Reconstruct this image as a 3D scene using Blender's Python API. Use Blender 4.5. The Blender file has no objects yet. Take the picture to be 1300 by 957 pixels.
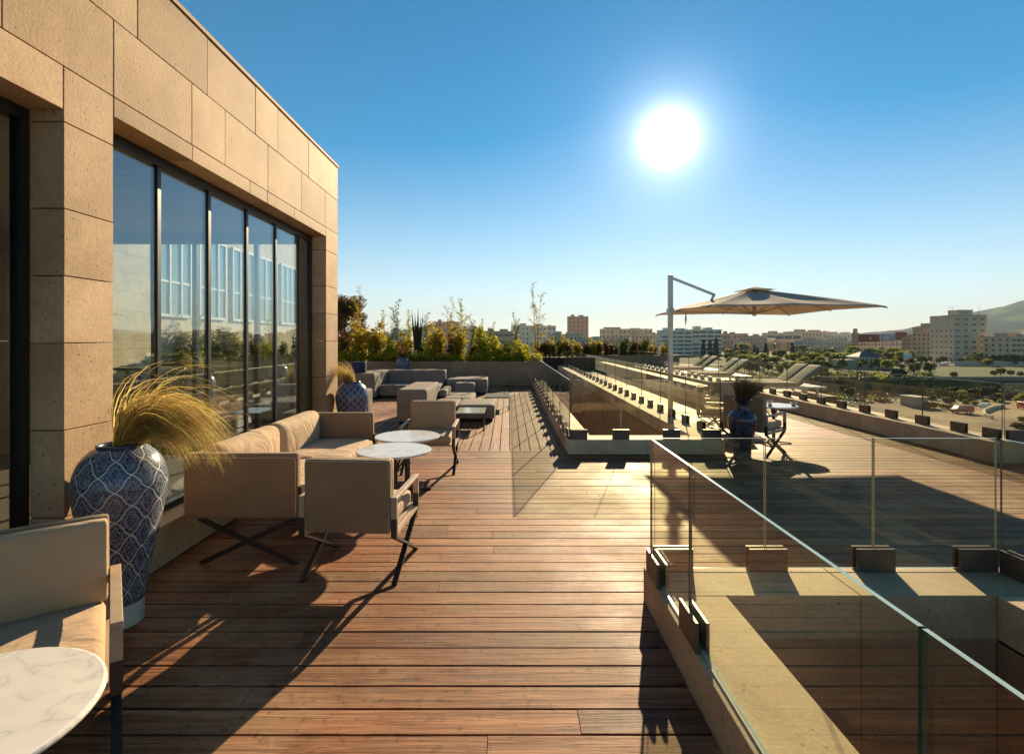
import bpy, math, random
from mathutils import Vector, Matrix
R = math.radians
SC = bpy.context.scene
COL = SC.collection
F, VX, VY, H = 657.0, 645.5, 431.0, 1.6
SUN = Vector((202.5, 657.0, 256.0)).normalized()
def gp(px, Y): return (px - VX) / F * Y            # lateral position of a column at depth Y
# ------------------------------------------------------------------ mesh builder
class MB:
    def __init__(s): s.v = []; s.f = []; s.m = []; s.uv = None
    def add(s, vs, fs, mi=0):
        b = len(s.v); s.v += [tuple(v) for v in vs]
        for f in fs: s.f.append(tuple(b + i for i in f)); s.m.append(mi)
    def box(s, x0, x1, y0, y1, z0, z1, mi=0, mat=None):
        vs = [(x0,y0,z0),(x1,y0,z0),(x1,y1,z0),(x0,y1,z0),(x0,y0,z1),(x1,y0,z1),(x1,y1,z1),(x0,y1,z1)]
        if mat is not None: vs = [mat @ Vector(v) for v in vs]
        s.add(vs, [(0,3,2,1),(4,5,6,7),(0,1,5,4),(1,2,6,5),(2,3,7,6),(3,0,4,7)], mi)
    def bar(s, a, b, w, t, side=(1,0,0), mi=0):      # rectangular bar from a to b, w measured along side
        a = Vector(a); b = Vector(b); d = (b - a).normalized(); sd = Vector(side)
        sd = (sd - d * sd.dot(d)).normalized(); n = d.cross(sd)
        vs = []
        for p in (a, b):
            for i, j in ((-1,-1),(1,-1),(1,1),(-1,1)): vs.append(p + sd*(i*w/2) + n*(j*t/2))
        s.add(vs, [(0,3,2,1),(4,5,6,7),(0,1,5,4),(1,2,6,5),(2,3,7,6),(3,0,4,7)], mi)
    def tube(s, pts, rad, n=8, mi=0, cap=True):
        pts = [Vector(p) for p in pts]; b = len(s.v)
        for i, p in enumerate(pts):
            d = (pts[min(i+1, len(pts)-1)] - pts[max(i-1, 0)]).normalized()
            u = d.cross(Vector((0,0,1)))
            if u.length < 1e-3: u = Vector((1,0,0))
            u.normalize(); w = d.cross(u)
            r = rad[i] if isinstance(rad, (list, tuple)) else rad
            for k in range(n):
                a = 2*math.pi*k/n; s.v.append(tuple(p + u*(r*math.cos(a)) + w*(r*math.sin(a))))
        for i in range(len(pts)-1):
            for k in range(n):
                s.f.append((b+i*n+k, b+i*n+(k+1)%n, b+(i+1)*n+(k+1)%n, b+(i+1)*n+k)); s.m.append(mi)
        if cap:
            s.f.append(tuple(b+k for k in range(n))[::-1]); s.m.append(mi)
            s.f.append(tuple(b+(len(pts)-1)*n+k for k in range(n))); s.m.append(mi)
    def lathe(s, prof, n=48, c=(0,0,0), mi=0):
        b = len(s.v); m = len(prof); uvs = []
        L = [0]
        for i in range(1, m): L.append(L[-1] + math.dist(prof[i], prof[i-1]))
        for i, (r, z) in enumerate(prof):
            for k in range(n+1):
                a = 2*math.pi*k/n
                s.v.append((c[0]+r*math.cos(a), c[1]+r*math.sin(a), c[2]+z)); uvs.append((k/n, L[i]))
        for i in range(m-1):
            for k in range(n):
                s.f.append((b+i*(n+1)+k, b+i*(n+1)+k+1, b+(i+1)*(n+1)+k+1, b+(i+1)*(n+1)+k)); s.m.append(mi)
        if s.uv is None: s.uv = uvs
    def quad(s, p, u, v, mi=0):
        s.add([p-u-v, p+u-v, p+u+v, p-u+v], [(0,1,2,3)], mi)
    def build(s, name, mats, parent=None, smooth=False, bevel=0, seg=2, loc=None):
        me = bpy.data.meshes.new(name); me.from_pydata(s.v, [], s.f)
        if not isinstance(mats, (list, tuple)): mats = [mats]
        for m in mats: me.materials.append(m)
        if len(mats) > 1: me.polygons.foreach_set('material_index', s.m)
        if smooth: me.polygons.foreach_set('use_smooth', [True]*len(s.f))
        if s.uv:
            l = me.uv_layers.new(name='UVMap')
            for lp in me.loops: l.data[lp.index].uv = s.uv[lp.vertex_index] if lp.vertex_index < len(s.uv) else (0,0)
        me.update()
        o = bpy.data.objects.new(name, me); COL.objects.link(o)
        if parent: o.parent = parent
        if loc: o.location = loc
        if bevel:
            b = o.modifiers.new('bevel', 'BEVEL'); b.width = bevel; b.segments = seg; b.limit_method = 'ANGLE'; b.angle_limit = R(50)
            me.polygons.foreach_set('use_smooth', [True]*len(s.f))
            w = o.modifiers.new('wn', 'WEIGHTED_NORMAL'); w.keep_sharp = False
        return o
def empty(name, loc=(0,0,0), rz=0):
    o = bpy.data.objects.new(name, None); COL.objects.link(o); o.location = loc; o.rotation_euler = (0,0,rz); o.empty_display_size = .1
    return o
def tag(o, label, cat, group=None):
    o['label'] = label; o['category'] = cat
    if group: o['group'] = group
    return o
def struct(o, kind='structure'): o['kind'] = kind; return o
def kids(o): return [c for c in bpy.data.objects if c.parent == o]
KID = {}
def copy_tree(o, parent=None, first=True):
    c = o.copy(); COL.objects.link(c)
    if parent is not None: c.parent = parent
    key = o.get('_proto', o.name) if False else o.name
    if key not in KID: KID[key] = kids(o)
    for ch in KID[key]: copy_tree(ch, c, False)
    return c
# ------------------------------------------------------------------ materials
def newmat(name):
    m = bpy.data.materials.new(name); m.use_nodes = True; m.node_tree.nodes.clear(); return m, m.node_tree
class N:
    def __init__(s, nt): s.nt = nt
    def n(s, t, **k):
        x = s.nt.nodes.new(t)
        for a, v in k.items():
            if a.startswith('i_'):
                key = a[2:].replace('_', ' ')
                x.inputs[key].default_value = v
            else: setattr(x, a, v)
        return x
    def l(s, a, b): s.nt.links.new(a, b)
    def math(s, op, a, b=None, c=None):
        x = s.nt.nodes.new('ShaderNodeMath'); x.operation = op
        for i, q in enumerate((a, b, c)):
            if q is None: continue
            if isinstance(q, (int, float)): x.inputs[i].default_value = q
            else: s.l(q, x.inputs[i])
        return x.outputs[0]
    def ramp(s, fac, stops):
        x = s.nt.nodes.new('ShaderNodeValToRGB'); e = x.color_ramp.elements
        while len(e) < len(stops): e.new(.5)
        for q, (p, c) in zip(e, stops): q.position = p; q.color = (*c, 1) if len(c) == 3 else c
        s.l(fac, x.inputs[0]); return x.outputs[0]
    def mix(s, fac, a, b, mode='MIX'):
        x = s.nt.nodes.new('ShaderNodeMix'); x.data_type = 'RGBA'; x.blend_type = mode
        for i, q in ((0, fac), (6, a), (7, b)):
            if isinstance(q, (int, float)): x.inputs[i].default_value = q
            elif isinstance(q, tuple): x.inputs[i].default_value = (*q, 1)
            else: s.l(q, x.inputs[i])
        return x.outputs[2]
def sc3(c, k): return tuple(min(1, x*k) for x in c)
def basic(name, col, rough=.6, spec=.4, metal=0, var=.12, scale=6, bump=0, bscale=60, coords='Object', island=0, fine=0, fscale=200, sheen=0, stretch=None, transl=0, crease=0):
    m, nt = newmat(name); g = N(nt)
    out = g.n('ShaderNodeOutputMaterial'); p = g.n('ShaderNodeBsdfPrincipled')
    p.inputs['Roughness'].default_value = rough; p.inputs['Metallic'].default_value = metal
    p.inputs['Specular IOR Level'].default_value = spec
    if sheen: p.inputs['Sheen Weight'].default_value = sheen
    tc = g.n('ShaderNodeTexCoord'); src = tc.outputs[coords]
    if stretch:
        mp = g.n('ShaderNodeMapping'); mp.inputs['Scale'].default_value = stretch; g.l(src, mp.inputs[0]); src = mp.outputs[0]
    nz = g.n('ShaderNodeTexNoise'); nz.inputs['Scale'].default_value = scale; nz.inputs['Detail'].default_value = 6; g.l(src, nz.inputs['Vector'])
    c = g.ramp(nz.outputs['Fac'], [(.3, sc3(col, 1-var)), (.7, sc3(col, 1+var))])
    if fine:
        n2 = g.n('ShaderNodeTexNoise'); n2.inputs['Scale'].default_value = fscale; n2.inputs['Detail'].default_value = 3; g.l(src, n2.inputs['Vector'])
        f2 = g.ramp(n2.outputs['Fac'], [(.35, (1-fine,)*3), (.65, (1,)*3)])
        c = g.mix(1.0, c, f2, 'MULTIPLY')
    if island:
        ge = g.n('ShaderNodeNewGeometry')
        r2 = g.ramp(ge.outputs['Random Per Island'], [(0, (1-island,)*3), (1, (1,)*3)])
        c = g.mix(1.0, c, r2, 'MULTIPLY')
    g.l(c, p.inputs['Base Color'])
    if bump:
        n3 = g.n('ShaderNodeTexNoise'); n3.inputs['Scale'].default_value = bscale; n3.inputs['Detail'].default_value = 5; g.l(src, n3.inputs['Vector'])
        b = g.n('ShaderNodeBump'); b.inputs['Strength'].default_value = bump; b.inputs['Distance'].default_value = .02
        g.l(n3.outputs['Fac'], b.inputs['Height']); g.l(b.outputs[0], p.inputs['Normal'])
        if crease:
            n6 = g.n('ShaderNodeTexNoise'); n6.inputs['Scale'].default_value = 4.5; n6.inputs['Detail'].default_value = 3; n6.inputs['Distortion'].default_value = 1.2; g.l(src, n6.inputs['Vector'])
            b2 = g.n('ShaderNodeBump'); b2.inputs['Strength'].default_value = crease; b2.inputs['Distance'].default_value = .05; g.l(n6.outputs['Fac'], b2.inputs['Height']); g.l(b2.outputs[0], b.inputs['Normal'])
    sh = p.outputs[0]
    if transl:
        t = g.n('ShaderNodeBsdfTranslucent'); g.l(c, t.inputs['Color'])
        mx = g.n('ShaderNodeMixShader'); mx.inputs[0].default_value = transl; g.l(sh, mx.inputs[1]); g.l(t.outputs[0], mx.inputs[2]); sh = mx.outputs[0]
    g.l(sh, out.inputs[0]); return m
def glassmat(name, tint, base=.04, power=5, gl=(1,1,1), maxr=1.0, rough=0.0):
    m, nt = newmat(name); g = N(nt); out = g.n('ShaderNodeOutputMaterial')
    ge = g.n('ShaderNodeNewGeometry'); d = g.n('ShaderNodeVectorMath', operation='DOT_PRODUCT')
    g.l(ge.outputs['Normal'], d.inputs[0]); g.l(ge.outputs['Incoming'], d.inputs[1])
    c = g.math('ABSOLUTE', d.outputs['Value']); q = g.math('POWER', g.math('SUBTRACT', 1.0, c), power)
    fac = g.math('MULTIPLY_ADD', q, maxr-base, base)
    t = g.n('ShaderNodeBsdfTransparent'); t.inputs[0].default_value = (*tint, 1)
    s = g.n('ShaderNodeBsdfGlossy'); s.inputs['Color'].default_value = (*gl, 1); s.inputs['Roughness'].default_value = rough
    mx = g.n('ShaderNodeMixShader'); g.l(fac, mx.inputs[0]); g.l(t.outputs[0], mx.inputs[1]); g.l(s.outputs[0], mx.inputs[2])
    g.l(mx.outputs[0], out.inputs[0]); return m
M = {}
def woodmat(name, along):
    m, nt = newmat(name); g = N(nt); out = g.n('ShaderNodeOutputMaterial'); p = g.n('ShaderNodeBsdfPrincipled')
    tc = g.n('ShaderNodeTexCoord'); ge = g.n('ShaderNodeNewGeometry')
    off = g.n('ShaderNodeVectorMath', operation='ADD'); cmb = g.n('ShaderNodeCombineXYZ')
    rr = g.math('MULTIPLY', ge.outputs['Random Per Island'], 37.0)
    g.l(rr, cmb.inputs[0]); g.l(rr, cmb.inputs[1]); g.l(rr, cmb.inputs[2]); g.l(tc.outputs['Object'], off.inputs[0]); g.l(cmb.outputs[0], off.inputs[1])
    mp = g.n('ShaderNodeMapping'); mp.inputs['Scale'].default_value = (1.2, 26, 10) if along == 'x' else (26, 1.2, 10); g.l(off.outputs[0], mp.inputs[0])
    n1 = g.n('ShaderNodeTexNoise'); n1.inputs['Scale'].default_value = 1.6; n1.inputs['Detail'].default_value = 8; n1.inputs['Roughness'].default_value = .65; n1.inputs['Distortion'].default_value = .6; g.l(mp.outputs[0], n1.inputs['Vector'])
    c = g.ramp(n1.outputs['Fac'], [(.28, (.065,.024,.010)), (.5, (.195,.078,.032)), (.74, (.37,.175,.08))])
    r1 = g.ramp(ge.outputs['Random Per Island'], [(0, (.5,.45,.42)), (.3, (.8,.75,.72)), (.62, (1.0,.97,.92)), (.85, (1.2,1.18,1.15)), (1, (1.5,1.5,1.45))])
    c = g.mix(1.0, c, r1, 'MULTIPLY')
    n2 = g.n('ShaderNodeTexNoise'); n2.inputs['Scale'].default_value = 1.1; n2.inputs['Detail'].default_value = 5; n2.inputs['Roughness'].default_value = .6; g.l(tc.outputs['Object'], n2.inputs['Vector'])
    wear = g.ramp(n2.outputs['Fac'], [(.48, (0,0,0)), (.66, (.5,.5,.5))])
    c = g.mix(wear, c, (.38,.265,.155))
    n5 = g.n('ShaderNodeTexNoise'); n5.inputs['Scale'].default_value = 19; n5.inputs['Detail'].default_value = 3; g.l(tc.outputs['Object'], n5.inputs['Vector'])
    st = g.ramp(n5.outputs['Fac'], [(.30, (.5,.44,.40)), (.42, (1,1,1))]); c = g.mix(.8, c, st, 'MULTIPLY')
    n6 = g.n('ShaderNodeTexNoise'); n6.inputs['Scale'].default_value = 7; n6.inputs['Detail'].default_value = 9; n6.inputs['Roughness'].default_value = .8; g.l(tc.outputs['Object'], n6.inputs['Vector'])
    sc = g.ramp(n6.outputs['Fac'], [(.62, (0,0,0)), (.70, (.6,.6,.6))]); c = g.mix(sc, c, (.5,.4,.3))
    g.l(c, p.inputs['Base Color'])
    rg = g.ramp(n2.outputs['Fac'], [(.35, (.55,)*3), (.7, (.78,)*3)]); g.l(rg, p.inputs['Roughness'])
    p.inputs['Specular IOR Level'].default_value = .2
    b = g.n('ShaderNodeBump'); b.inputs['Strength'].default_value = .6; b.inputs['Distance'].default_value = .008; g.l(n1.outputs['Fac'], b.inputs['Height']); g.l(b.outputs[0], p.inputs['Normal'])
    g.l(p.outputs[0], out.inputs[0]); return m
def stonemat(name, ca, cb, pit=.7, isl=.36, coords='Object', scale=2.2):
    m, nt = newmat(name); g = N(nt); out = g.n('ShaderNodeOutputMaterial'); p = g.n('ShaderNodeBsdfPrincipled')
    tc = g.n('ShaderNodeTexCoord'); ge = g.n('ShaderNodeNewGeometry'); src = tc.outputs[coords]
    off = g.n('ShaderNodeVectorMath', operation='ADD'); cmb = g.n('ShaderNodeCombineXYZ'); rr = g.math('MULTIPLY', ge.outputs['Random Per Island'], 23.0)
    g.l(rr, cmb.inputs[0]); g.l(rr, cmb.inputs[1]); g.l(src, off.inputs[0]); g.l(cmb.outputs[0], off.inputs[1]); v = off.outputs[0]
    n1 = g.n('ShaderNodeTexNoise'); n1.inputs['Scale'].default_value = scale; n1.inputs['Detail'].default_value = 9; n1.inputs['Roughness'].default_value = .62; n1.inputs['Distortion'].default_value = .5; g.l(v, n1.inputs['Vector'])
    c = g.ramp(n1.outputs['Fac'], [(.3, ca), (.7, cb)])
    n4 = g.n('ShaderNodeTexNoise'); n4.inputs['Scale'].default_value = 55; n4.inputs['Detail'].default_value = 6; g.l(v, n4.inputs['Vector'])
    c = g.mix(1.0, c, g.ramp(n4.outputs['Fac'], [(.3, (.86,)*3), (.7, (1.08,)*3)]), 'MULTIPLY')
    r1 = g.ramp(ge.outputs['Random Per Island'], [(0, (1-isl, 1-isl*1.1, 1-isl*1.3)), (1, (1.04,1.04,1.04))]); c = g.mix(1.0, c, r1, 'MULTIPLY')
    n8 = g.n('ShaderNodeTexNoise'); n8.inputs['Scale'].default_value = .9; n8.inputs['Detail'].default_value = 7; n8.inputs['Roughness'].default_value = .7; g.l(src, n8.inputs['Vector'])
    c = g.mix(1.0, c, g.ramp(n8.outputs['Fac'], [(.34, (.80,.77,.73)), (.6, (1.06,1.05,1.03))]), 'MULTIPLY')
    vo = g.n('ShaderNodeTexVoronoi'); vo.inputs['Scale'].default_value = 24; g.l(v, vo.inputs['Vector'])
    n3 = g.n('ShaderNodeTexNoise'); n3.inputs['Scale'].default_value = 9; n3.inputs['Detail'].default_value = 2; g.l(v, n3.inputs['Vector'])
    pits = g.math('MULTIPLY', g.math('LESS_THAN', vo.outputs['Distance'], .17), g.math('GREATER_THAN', n3.outputs['Fac'], .56))
    c = g.mix(g.math('MULTIPLY', pits, pit), c, sc3(ca, .3))
    g.l(c, p.inputs['Base Color']); p.inputs['Roughness'].default_value = .75; p.inputs['Specular IOR Level'].default_value = .3
    b = g.n('ShaderNodeBump'); b.inputs['Strength'].default_value = .35; b.inputs['Distance'].default_value = .004
    g.l(g.math('SUBTRACT', n4.outputs['Fac'], pits), b.inputs['Height']); g.l(b.outputs[0], p.inputs['Normal'])
    g.l(p.outputs[0], out.inputs[0]); return m
def vasemat(name, nu, sv, line=(.72,.68,.54), dark=(.007,.011,.042), fill=(.26,.29,.34)):
    m, nt = newmat(name); g = N(nt); out = g.n('ShaderNodeOutputMaterial'); p = g.n('ShaderNodeBsdfPrincipled')
    uv = g.n('ShaderNodeUVMap'); sp = g.n('ShaderNodeSeparateXYZ'); g.l(uv.outputs[0], sp.inputs[0])
    u = g.math('MULTIPLY', sp.outputs[0], nu*2*math.pi); v = g.math('MULTIPLY', sp.outputs[1], sv*2*math.pi)
    f = g.math('ADD', g.math('COSINE', u), g.math('COSINE', v))
    su = g.math('ADD', u, v); du = g.math('SUBTRACT', u, v)
    l1 = g.math('ABSOLUTE', g.math('COSINE', g.math('ADD', g.math('MULTIPLY', su, .5), g.math('MULTIPLY', g.math('SINE', du), .14))))
    l2 = g.math('ABSOLUTE', g.math('COSINE', g.math('ADD', g.math('MULTIPLY', du, .5), g.math('MULTIPLY', g.math('SINE', su), .14))))
    ln = g.ramp(g.math('MINIMUM', l1, l2), [(.05, (1,1,1)), (.085, (0,0,0))])
    vec = g.n('ShaderNodeCombineXYZ'); g.l(g.math('MULTIPLY', sp.outputs[0], 1.45), vec.inputs[0]); g.l(sp.outputs[1], vec.inputs[1])
    vo = g.n('ShaderNodeTexVoronoi'); vo.feature = 'DISTANCE_TO_EDGE'; vo.inputs['Scale'].default_value = 62; g.l(vec.outputs[0], vo.inputs['Vector'])
    swirl = g.n('ShaderNodeTexNoise'); swirl.inputs['Scale'].default_value = 45; swirl.inputs['Distortion'].default_value = 2.5; g.l(vec.outputs[0], swirl.inputs['Vector'])
    k = g.math('MULTIPLY', g.math('LESS_THAN', vo.outputs['Distance'], .12), .6)
    k2 = g.math('MULTIPLY', g.math('GREATER_THAN', swirl.outputs['Fac'], .56), .3)
    c = g.mix(g.math('MAXIMUM', k, k2), dark, fill)
    med = g.ramp(g.math('MINIMUM', l1, l2), [(.60, (0,0,0)), (.63, (1,1,1)), (.68, (1,1,1)), (.71, (0,0,0))])
    c = g.mix(g.math('MULTIPLY', med, .3), c, line)
    c = g.mix(ln, c, line)
    g.l(c, p.inputs['Base Color']); p.inputs['Roughness'].default_value = .24; p.inputs['Specular IOR Level'].default_value = .5
    n = g.n('ShaderNodeTexNoise'); n.inputs['Scale'].default_value = 30; b = g.n('ShaderNodeBump'); b.inputs['Strength'].default_value = .06; g.l(n.outputs['Fac'], b.inputs['Height']); g.l(b.outputs[0], p.inputs['Normal'])
    g.l(p.outputs[0], out.inputs[0]); return m
M['deck_x'] = woodmat('deck_boards_across', 'x'); M['deck_y'] = woodmat('deck_boards_along', 'y')
M['dark'] = basic('dark_void', (.012,.011,.01), .9)
M['stone'] = stonemat('travertine', (.42,.275,.15), (.58,.405,.24))
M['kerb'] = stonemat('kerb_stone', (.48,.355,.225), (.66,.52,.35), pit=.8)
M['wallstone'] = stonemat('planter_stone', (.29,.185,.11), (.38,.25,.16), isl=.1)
M['wingstone'] = stonemat('wing_stone', (.64,.50,.33), (.76,.63,.45), isl=.12)
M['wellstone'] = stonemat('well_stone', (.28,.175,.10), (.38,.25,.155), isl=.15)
M['fabric'] = basic('shaded_taupe_fabric', (.30,.19,.105), .85, .2, crease=.4, var=.1, scale=3, fine=.16, fscale=420, bump=.25, bscale=300, sheen=.15)  # upholstery of the panels, with their shade darkened into the base colour
M['fabric_lit'] = basic('lit_cushion_fabric', (.48,.325,.185), .85, .2, crease=.55, var=.08, scale=3, fine=.14, fscale=420, bump=.25, bscale=300, sheen=.15)  # same upholstery on the cushions, with a sunlit tone put into the colour
M['piping'] = basic('piping', (.46,.35,.24), .7)
M['frame'] = basic('light_frame', (.40,.29,.19), .5, .5, var=.1, scale=12)
M['legs'] = basic('dark_leg_metal', (.035,.026,.02), .45, .5)
M['grey'] = basic('grey_outdoor_fabric', (.25,.21,.175), .9, .15, crease=.4, var=.08, scale=4, fine=.15, fscale=300, bump=.2, bscale=250)
M['greydark'] = basic('charcoal_fabric', (.09,.08,.08), .9, .15, var=.1, fine=.15)
M['black'] = basic('black_frame', (.012,.011,.011), .35, .5, var=.2)
M['bronze'] = basic('bronze_clamp', (.085,.06,.042), .42, .5, var=.25, scale=25)
M['steel'] = basic('brushed_steel', (.55,.52,.47), .28, .5, metal=.9, var=.08, scale=20, stretch=(1,1,.05))
M['glass'] = glassmat('balustrade_glass', (.965,.975,.91), .03)
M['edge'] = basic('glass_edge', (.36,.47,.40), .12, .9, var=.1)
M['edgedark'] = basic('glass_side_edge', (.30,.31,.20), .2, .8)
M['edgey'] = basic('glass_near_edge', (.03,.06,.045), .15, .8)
M['winglass'] = glassmat('window_glass', (.90,.94,.93), .12, 4, gl=(.82,.93,1))
M['winglass2'] = glassmat('rear_window_glass', (.90,.94,.94), .04, 5)
M['vase'] = vasemat('blue_lattice_glaze', 9, 6.0)
M['vase2'] = vasemat('blue_diamond_glaze', 14, 10, dark=(.03,.045,.11), fill=(.06,.08,.16))
M['vase3'] = basic('blue_chinese_glaze', (.05,.055,.085), .22, .5, var=.75, scale=16, fine=.5, fscale=45)
M['cream'] = basic('cream_ceramic', (.52,.48,.38), .3, .5)
def marble():
    m, nt = newmat('white_marble'); g = N(nt); out = g.n('ShaderNodeOutputMaterial'); p = g.n('ShaderNodeBsdfPrincipled')
    tc = g.n('ShaderNodeTexCoord'); w = g.n('ShaderNodeTexNoise'); w.inputs['Scale'].default_value = 3.2; w.inputs['Detail'].default_value = 7; w.inputs['Distortion'].default_value = 1.6; g.l(tc.outputs['Object'], w.inputs['Vector'])
    v = g.math('ABSOLUTE', g.math('SUBTRACT', w.outputs['Fac'], .5))
    c = g.ramp(v, [(0, (.50,.48,.44)), (.01, (.63,.60,.55)), (.08, (.70,.665,.60))]); g.l(c, p.inputs['Base Color'])
    p.inputs['Roughness'].default_value = .18; g.l(p.outputs[0], out.inputs[0]); return m
M['marble'] = marble()
M['canvas'] = basic('beige_canvas', (.62,.53,.42), .85, .2, var=.06, scale=2, fine=.08, fscale=200, transl=.42)
M['alu'] = basic('pole_aluminium', (.42,.40,.36), .35, .5, metal=.6, var=.1)
M['straw'] = basic('straw', (.98,.60,.17), .6, .3, var=.35, scale=10, transl=.5, island=.75)
M['plume'] = basic('brown_plume', (.20,.12,.05), .8, .2, var=.3, scale=10, transl=.3, island=.5)
def leaf(name, col, tr=.45, isl=.45): return basic(name, col, .55, .3, var=.3, scale=.7, transl=tr, island=isl)
M['leaf_yellow'] = leaf('leaf_yellow_green', (.48,.45,.03), .55)
M['leaf_gold'] = leaf('leaf_golden', (.52,.38,.03), .55)
M['leaf_green'] = leaf('leaf_green', (.14,.17,.022), .45)
M['leaf_dark'] = leaf('leaf_dark', (.035,.05,.018), .25)
M['leaf_brown'] = leaf('leaf_brown', (.13,.07,.018), .4)
M['leaf_mid'] = leaf('leaf_mid', (.12,.15,.025), .35)
M['leaf_bright'] = leaf('leaf_bright', (.36,.37,.04), .45)
M['bark'] = basic('bark', (.12,.085,.055), .9, .1, var=.3)
M['soil'] = basic('soil', (.06,.04,.025), .95)
M['pavstone'] = basic('interior_floor', (.22,.17,.12), .35, .5)
M['ceil'] = basic('ceiling', (.34,.28,.21), .7)
# ------------------------------------------------------------------ decks
random.seed(7)
def deck_rows(spans, y0, y1, pitch=.148, z=0):
    mb = MB(); y = y0
    while y < y1 - .02:
        yy = min(y + pitch - .013, y1)
        for (a, b) in spans(y + .07):
            x = a; first = True
            while x < b - .01:
                L = random.uniform(3.2, 5.6) if not first else random.uniform(.8, 5.2)
                first = False
                e = min(x + L, b)
                if b - e < .5: e = b
                dz = random.uniform(-.0015, .0015)
                mb.box(x + .0015, e - .0015, y, yy, z - .028, z + dz)
                x = e
        y += pitch
    return mb
WX0, WX1, KI0, KI1 = .83, 3.03, 1.19, 2.67
def spans(y):
    if y < 3.18: return [(-2.44, WX0), (WX1, 15)]
    if y < 6.74: return [(-2.44, 15)]
    if y < 7.22: return [(-2.44, 6.3)]
    return [(WX1, 6.3)]
mb = deck_rows(spans, -1.597, 28)
mb2 = deck_rows(lambda y: [(-2.44, WX0)], 7.228, 7.45)
mb.v += []
b0 = len(mb.v); mb.v += mb2.v; mb.f += [tuple(i+b0 for i in f) for f in mb2.f]; mb.m += mb2.m
struct(mb.build('deck', M['deck_x'], bevel=0))
mb = MB(); x = -9.0
while x < WX0 - .02:
    xe = min(x + .135, WX0); y = 7.455; first = True
    while y < 17.99:
        e = min(y + (random.uniform(.8, 4) if first else random.uniform(1.6, 3.8)), 18.0); first = False
        if 18 - e < .5: e = 18.0
        mb.box(x, xe, y + .0015, e - .0015, -.028, random.uniform(-.0015, .0015)); y = e
    x += .148
struct(mb.build('deck', M['deck_y']))
# upper slab (under the boards), leaving the two wells open
mb = MB()
for b in ((-9.3, WX0+.01, -1.6, 18.3), (WX0+.01, KI1+.3, 3.1, 7.3), (KI1+.3, 6.6, -1.6, 28.3), (6.6, 15.2, -1.6, 7.0), (6.6, 9.35, 14.55, 28.3)):
    mb.box(b[0], b[1], b[2], b[3], -3.2, -.035)
struct(mb.build('terrace', M['dark']))
mb = MB(); mb.box(-9.4, 6.7, -1.7, 28.4, -19, -3.201); mb.box(6.7, 15.3, -1.7, 7.1, -19, -3.202); mb.box(6.7, 9.4, 14.5, 28.4, -19, -3.203)
o = mb.build('podium', M['wellstone']); struct(o)
# ------------------------------------------------------------------ wells: lining, kerbs
def lined(name, x0, x1, y0, y1, label):
    mb = MB(); t = .03; zs = [-3.19, -2.5, -1.85, -1.2, -.6, -.03]
    def cuts(a, b, n): return [a + (b-a)*i/n for i in range(n+1)]
    n = max(2, int((y1-y0)/1.1)); ys = cuts(y0, y1, n); xs = cuts(x0, x1, 2)
    g = .003
    for z0, z1 in zip(zs, zs[1:]):
        for a, b in zip(ys, ys[1:]):
            mb.box(x0-t, x0, a+g, b-g, z0+g, z1-g); mb.box(x1, x1+t, a+g, b-g, z0+g, z1-g)
        for a, b in zip(xs, xs[1:]):
            mb.box(a+g, b-g, y1, y1+t, z0+g, z1-g); mb.box(a+g, b-g, y0-t, y0, z0+g, z1-g)
    for a, b in zip(ys, ys[1:]): mb.box(x0, x1, a+g, b-g, -3.2, -3.17)
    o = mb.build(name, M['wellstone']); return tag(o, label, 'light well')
lined('light_well', KI0, KI1, -1.2, 2.83, 'near sunken light well with dark stone walls inside the closest glass railing')
lined('light_well', KI0, KI1, 7.58, 28, 'long far light well running back between two rows of glass panels')
def kerb(name, segs, label, ztop=.2, mat='kerb'):
    mb = MB()
    for (x0, x1, y0, y1, along) in segs:
        L = (y1-y0) if along == 'y' else (x1-x0); n = max(1, round(L/1.05))
        for i in range(n):
            a, b = i/n, (i+1)/n; g = .002
            if along == 'y': mb.box(x0, x1, y0+L*a+g, y0+L*b-g, -.05, ztop)
            else: mb.box(x0+L*a+g, x0+L*b-g, y0, y1, -.05, ztop)
    o = mb.build(name, M[mat], bevel=.004, seg=2); return tag(o, label, 'kerb')
kerb('stone_kerb', [(WX0, KI0, -1.6, 2.83, 'y'), (WX0, WX1, 2.832, 3.19, 'x'), (KI1, WX1, -1.6, 2.83, 'y')], 'near raised stone kerb framing the closest light well')
kerb('stone_kerb', [(WX0, KI0, 7.582, 18, 'y'), (WX0, WX1, 7.23, 7.58, 'x'), (KI1, WX1, 7.582, 28, 'y')], 'raised stone kerb round the far light well beyond the deck shadow')
kerb('stone_parapet', [(6.3, 6.75, 7.2, 28, 'y'), (6.3, 15, 6.74, 7.198, 'x')], 'long outer stone parapet along the right edge of the terrace', .27)
mb = MB(); y = 12.6
while y < 27.5: mb.box(4.62, 4.98, y+.002, y+1.23, -.02, .46); y += 1.235
tag(mb.build('low_stone_wall', M['kerb'], bevel=.004), 'low stone wall running lengthwise in the middle of the right terrace beyond the parasol', 'wall')
mb = MB(); x = 3.05
while x < 9.2: mb.box(x+.002, x+1.03, 28.0, 28.3, -.02, .75); x += 1.035
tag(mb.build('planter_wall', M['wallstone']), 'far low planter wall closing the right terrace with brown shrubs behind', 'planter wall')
mb = MB(); mb.box(1.2, 9.35, 28.31, 30.2, -3, .6); struct(mb.build('planter_soil', M['soil']))
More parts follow.
